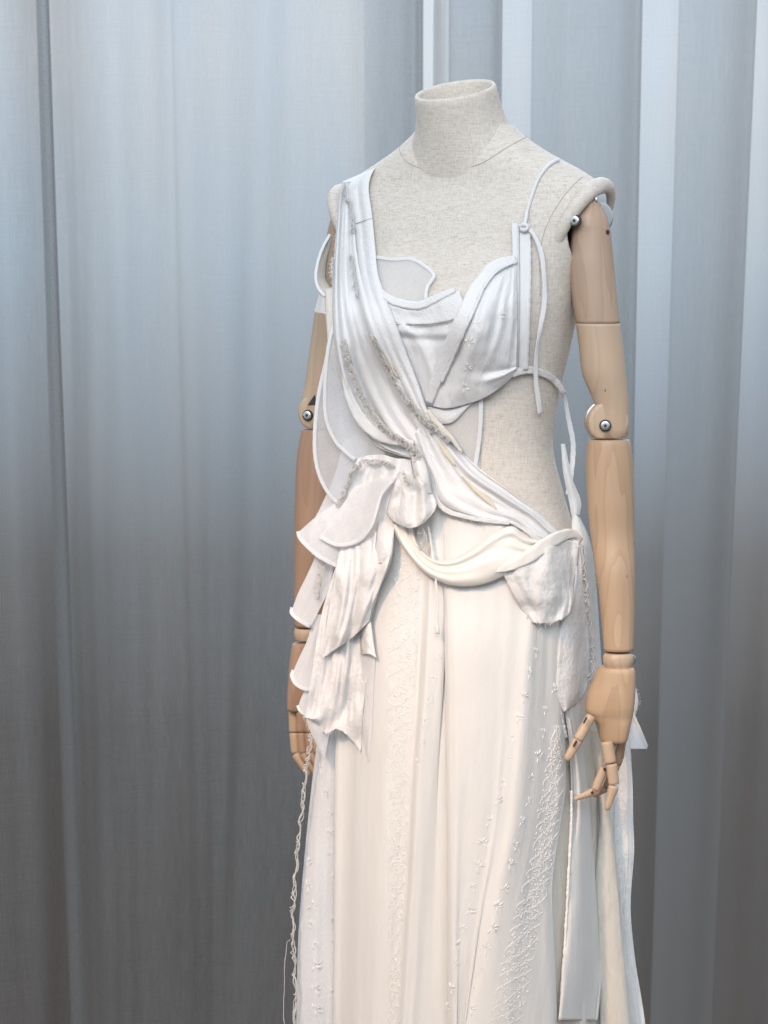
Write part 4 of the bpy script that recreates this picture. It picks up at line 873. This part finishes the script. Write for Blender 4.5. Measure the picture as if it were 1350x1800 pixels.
# crumpled cascade
cl = [(935, 612, 692), (985, 594, 688), (1040, 576, 666), (1090, 563, 652), (1150, 553, 648), (1210, 544, 642), (1255, 537, 638)]
rows = [[(L+(R_-L)*f, y, .038+.016*math.sin(f*math.pi)-.026*max(0, 1-(y-935)/60)) for f in (0, .2, .4, .6, .8, 1)] for y, L, R_ in cl]
rows.append([(532, 1260, .0360), (553, 1268, .0460), (572, 1290, .0480), (592, 1282, .0520), (615, 1298, .0520), (634, 1322, .0460)])
def fcas(U, V):
    return .006*np.sin(2*np.pi*(1.7*V+.9*U+.25*np.sin(U*7)))*np.clip(U*2.5, 0, 1)
casc = patch('crumpled_cascade', rows, GAUZE, 3, folds=fcas, wr=(.004, .03, .018), pl=(.013, 7, 2.2), edge=1.5, label='crumpled gauze cascade falling over the hip', seed=2)
fray([(534, 1262, .0400), (572, 1290, .0480), (592, 1283, .0520), (634, 1320, .0460)], 6, 50, casc)
patch('crumpled_cascade', [[(604, 935, .020), (625, 930, .022), (650, 930, .022), (688, 935, .020)], [(590, 1000, .0560), (618, 1000, .0660), (648, 1000, .0660), (684, 985, .0560)], [(582, 1050, .0580), (610, 1050, .0700), (638, 1045, .0700), (668, 1030, .0580)], [(572, 1110, .0580), (600, 1102, .0740), (628, 1085, .0720), (656, 1062, .0580)], [(567, 1158, .0520), (592, 1140, .0660), (618, 1122, .0680), (649, 1092, .0560)]], GAUZE, 3,
      folds=lambda U, V: .006*np.sin(2*np.pi*(2.2*V-.6*U))*np.clip(U*3, 0, 1), wr=(.004, .03, .02), pl=(.012, 6, 1.8), seed=6)
patch('crumpled_cascade', [[(664, 915, .020), (676, 915, .022), (694, 918, .020)], [(660, 960, .0460), (674, 962, .0560), (690, 965, .0480)], [(655, 992, .0460), (668, 990, .0580), (684, 992, .0480)]], GAUZE, 3, wr=(.004, .04, .04), edge=1.5, seed=8)
patch('sheer_point', [[(628, 1085, .0400), (640, 1085, .0440), (652, 1088, .0400)], [(626, 1130, .0400), (642, 1128, .0460), (659, 1145, .0400)], [(628, 1200, .0380), (642, 1200, .0420), (657, 1200, .0380)], [(632, 1270, .0360), (643, 1270, .0400), (654, 1270, .0360)], [(646, 1338, .0340), (648, 1339, .0350), (650, 1338, .0340)]], ORGANZA2, 4, thick=0, wr=(.002, .05, .02))
patch('crumpled_cascade', [[(636, 1090, .0480), (645, 1090, .0520), (652, 1092, .0460)], [(634, 1130, .0500), (647, 1128, .0560), (658, 1138, .0480)], [(636, 1152, .0480), (648, 1150, .0560), (662, 1157, .0480)]], GAUZE, 3, wr=(.003, .05, .05), edge=1.2, seed=12)
tp_ = patch('sheer_point', [[(536, 1255, .0420), (555, 1255, .0440), (580, 1255, .0420)], [(544, 1282, .0400), (558, 1285, .0440), (578, 1288, .0400)], [(556, 1308, .0380), (564, 1310, .0410), (575, 1310, .0380)], [(567, 1330, .0360), (569, 1331, .0370), (571, 1330, .0360)]], ORGANZA2, 3, thick=0, wr=(.002, .05, .03))
fray([(537, 1262, .0420), (546, 1290, .0400), (560, 1318, .0380)], 5, 26, tp_, dirx=(-1, .3))

# ---------------------------------------------------------------- knot, satin swag, hip gauze
ros = patch('knotted_pouch', [[(700, 832, .030), (710, 826, .038), (722, 828, .032), (734, 822, .040), (746, 824, .034)], [(692, 854, .034), (705, 848, .048), (719, 858, .034), (735, 848, .050), (753, 846, .036)], [(685, 878, .036), (703, 874, .046), (722, 874, .045), (742, 872, .048), (760, 866, .038)], [(680, 902, .038), (699, 908, .050), (722, 909, .052), (745, 904, .052), (767, 886, .042)], [(688, 914, .038), (705, 924, .050), (723, 928, .053), (744, 920, .052), (764, 898, .042)]], GAUZE, 3,
      folds=lambda U, V: .005*np.sin(2*np.pi*(2.7*V+.2*U))*np.sin(np.pi*np.clip(U*.8+.1, 0, 1)), wr=(.003, .05, .05), pl=(.007, 6, 1.5), edge=1, label='pouch of gathered gauze at the waist knot', seed=14)
patch('knot_loop', [[(722, 800, .030), (732, 798, .034), (742, 800, .030)], [(724, 822, .036), (738, 818, .048), (752, 824, .036)], [(730, 846, .040), (744, 842, .054), (757, 848, .038)], [(738, 868, .036), (748, 868, .046), (760, 868, .034)]], GAUZE, 3, wr=(.003, .05, .05), pl=(.006, 4, 1.5), seed=31)
upper = [(724, 918), (730, 945), (742, 968), (764, 984), (795, 984), (830, 966), (868, 938), (900, 926), (922, 942), (948, 950), (975, 944), (1003, 938)]
lower = [(688, 922), (704, 955), (726, 985), (752, 1010), (785, 1026), (820, 1030), (856, 1024), (888, 1010), (908, 996), (934, 982), (968, 962), (1008, 950)]
rows = []
for i, (a, b) in enumerate(zip(upper, lower)):
    k = math.sin(math.pi*i/11); hb = .022+.016*k
    rows.append([(a[0]+(b[0]-a[0])*f, a[1]+(b[1]-a[1])*f, h) for f, h in ((.02, hb-.009), (0, hb-.006), (.12, hb+.004), (.28, hb-.003), (.45, hb+.003+.006*k), (.62, hb+.008*k), (.85, hb+.007), (1, hb), (.985, hb-.003))])
swag = patch('satin_swag', rows, SATIN, 3, folds=lambda U, V: .006*np.exp(-((V-.35-.35*(U-.5))/.06)**2)*np.exp(-((U-.62)/.22)**2)-.005*np.exp(-((V-.48-.3*(U-.5))/.07)**2)*np.exp(-((U-.62)/.22)**2), wr=(.0014, .02, .03), label='cream satin swag looped below the waist', seed=1)
ribbon('swag_roll', [(870, 1004, .040), (900, 994, .042), (930, 978, .042), (955, 960, .040), (980, 945, .034), (1004, 938, .026), (1020, 948, .016)], [6, 16, 22, 24, 21, 16, 9], SATIN, swag, .0045)
d1 = patch('hip_gauze', [[(880, 1000, .0350), (915, 990, .0430), (950, 970, .0430), (985, 952, .0390), (1018, 950, .0290)], [(892, 1025, .0370), (925, 1020, .0490), (958, 1008, .0510), (990, 995, .0470), (1016, 985, .0350)], [(908, 1055, .0370), (938, 1052, .0490), (965, 1045, .0530), (990, 1035, .0490), (1008, 1030, .0390)], [(918, 1074, .0350), (945, 1074, .0450), (970, 1070, .0510), (992, 1062, .0490), (1009, 1054, .0430)], [(929, 1094, .0330), (950, 1097, .0430), (970, 1094, .0490), (989, 1088, .0490), (1004, 1076, .0430)]], GAUZE, 3,
      folds=lambda U, V: .004*np.sin(2*np.pi*(1.6*V+.9*U))*U, wr=(.003, .03, .03), pl=(.008, 6, 1.6), edge=2, label='crumpled gauze hanging from the hip', seed=20)
fray([(926, 1078, .0370), (934, 1096, .0350), (970, 1092, .0490), (998, 1070, .0410)], 9, 70, d1, dirx=(-.6, .6))
dl = [(958, 1006), (1000, 1006), (1045, 1000), (1100, 985), (1153, 980), (1190, 978), (1225, 980), (1252, 990)]
dr = [(958, 1024), (1000, 1030), (1045, 1034), (1100, 1037), (1153, 1037), (1190, 1035), (1215, 1030), (1240, 1008)]
rows = [[(a[1]-1, a[0], .022), (a[1]+2, a[0], .028), (a[1]*.65+b[1]*.35, a[0]*.65+b[0]*.35, .034), (a[1]*.3+b[1]*.7, a[0]*.3+b[0]*.7, .030), (b[1], b[0], .020)] for a, b in zip(dl, dr)]
d2 = patch('hip_tail', rows, GAUZE, 3, folds=lambda U, V: .004*np.sin(2*np.pi*(1.4*V+.7*U))*U, wr=(.003, .03, .014), pl=(.008, 4, 1.3), label='gauze tail hanging beside the wooden forearm', seed=22)
cord('satin_cord', [(979, 1150, .022), (978, 1190, .022), (980, 1230, .021), (986, 1265, .019), (995, 1296, .018)], .0032, VOILE, d2, jit=.4)
patch('hip_wrap', [[(986, 780, -.03), (989, 780, -.028), (993, 780, -.03)], [(990, 830, -.03), (998, 835, -.022), (1006, 840, -.03)], [(1000, 880, -.03), (1010, 880, -.022), (1021, 880, -.032)], [(1004, 905, -.028), (1012, 905, -.018), (1019, 905, -.03)]], ORGANZA2, 3, thick=0)
patch('hip_wrap', [[(1005, 905, -.024), (1012, 905, -.016), (1020, 912, -.024)], [(1006, 940, -.012), (1020, 940, -.010), (1035, 945, -.020)], [(1018, 985, -.004), (1030, 985, -.004), (1044, 990, -.018)], [(1028, 1060, -.004), (1038, 1060, -.004), (1050, 1060, -.02)], [(1034, 1150, -.006), (1044, 1150, -.006), (1056, 1150, -.02)], [(1030, 1230, -.012), (1046, 1230, -.010), (1062, 1230, -.02)]], VOILE, 4, wr=(.002, .04, .01))
q = patch('back_point', [[(1080, 1225, -.05), (1095, 1225, -.05), (1106, 1225, -.05)], [(1085, 1260, -.05), (1102, 1262, -.048), (1114, 1258, -.05)], [(1085, 1290, -.05), (1108, 1292, -.046), (1126, 1290, -.05)], [(1085, 1314, -.05), (1112, 1316, -.046), (1138, 1316, -.05)]], ORGANZA2, 4, thick=0)
ribbon('hem', [(1108, 1240, -.049), (1116, 1262, -.049), (1128, 1290, -.048), (1137, 1313, -.048)], 5, HEM, q, .001)
q = patch('back_point', [[(1095, 1195, -.06), (1105, 1195, -.06), (1114, 1197, -.06)], [(1098, 1225, -.06), (1110, 1225, -.058), (1122, 1230, -.06)], [(1100, 1256, -.06), (1108, 1258, -.058), (1118, 1256, -.06)]], GAUZE, 4, edge=1)
fray([(1114, 1200, -.058), (1122, 1228, -.058), (1117, 1254, -.058)], 5, 24, q, dirx=(.4, 1.2), diry=(-.3, .6))
# drawstring
cord('drawstring', [(752, 925, .030), (757, 950, .026), (762, 985, .030), (767, 1030, .040), (769, 1070, .040), (768, 1108, .038)], .0016, HEM, None, jit=.5)
cord('drawstring_end', [(768, 1100, .040), (769, 1108, .040), (769, 1114, .039)], .0028, HEM, None)

# ---------------------------------------------------------------- curling thread trims
braid([(606, 328, .0240), (605, 342, .0240), (611, 356, .0250)], 7, 6)
braid([(612, 350, .0240), (617, 375, .0240), (620, 400, .0230), (619, 408, .0220)], 7, 6)
braid([(616, 448, .0260), (620, 470, .0270), (623, 500, .0290), (628, 525, .0280)], 7, 6)
braid([(583, 455, .0200), (582, 480, .0220), (588, 505, .0240), (590, 516, .0220)], 8, 6)
braid([(604, 600, .0380), (614, 640, .0400), (630, 685, .0420), (655, 730, .0440), (680, 758, .0440), (712, 780, .0420), (735, 800, .0360)], 12, 9, loops=.42)
braid([(656, 594, .0340), (672, 628, .0340), (692, 668, .0340), (720, 712, .0320), (748, 742, .0300), (775, 762, .0280), (788, 776, .0260)], 9, 8, loops=.4)
braid([(716, 704, .0340), (735, 728, .0320), (760, 748, .0300)], 13, 7, loops=.42)
braid([(726, 786, .0400), (732, 800, .0400), (730, 812, .0380)], 11, 6)
braid([(632, 816, .0320), (620, 826, .0300), (612, 848, .0260), (603, 870, .0260), (592, 888, .0240)], 11, 9)
braid([(640, 812, .0320), (662, 812, .0340), (690, 818, .0360)], 9, 6)
braid([(709, 832, .0520), (713, 842, .0560), (718, 855, .0540)], 11, 7)
braid([(738, 928, .0340), (744, 945, .0340), (740, 962, .0340)], 16, 5, loops=.25)
braid([(568, 985, .0220), (562, 1008, .0220), (558, 1030, .0220), (556, 1052, .0220)], 13, 5, loops=.25)
braid([(1018, 958, .0220), (1024, 985, .0260), (1028, 1015, .0300), (1032, 1050, .0300), (1036, 1090, .0280), (1041, 1130, .0260), (1041, 1165, .0240), (1036, 1194, .0220)], 9, 4, loops=.22, r=.0006)
lt = braid([(548, 1290, .0280), (543, 1320, .0240), (537, 1350, .0200), (533, 1400, .0140), (527, 1450, .0120), (522, 1500, .0100), (517, 1560, .0080), (514, 1620, .0080), (516, 1680, .0080), (519, 1740, .0080), (517, 1800, .0080), (516, 1860, .0080)], 9, 4, loops=.16, r=.0007, name='trailing_thread')
lt['label'] = 'long trailing chain of curling thread'
braid([(510, 1650, .0100), (503, 1665, .0080), (500, 1720, .0080), (499, 1780, .0080), (501, 1840, .0080)], 3, 1, loops=.12, r=.0005, name='trailing_thread')
fray([(596, 372, .0160), (592, 420, .0180), (586, 470, .0180)], 6, 44, drape, dirx=(-1.1, -.2), diry=(-.5, .5))
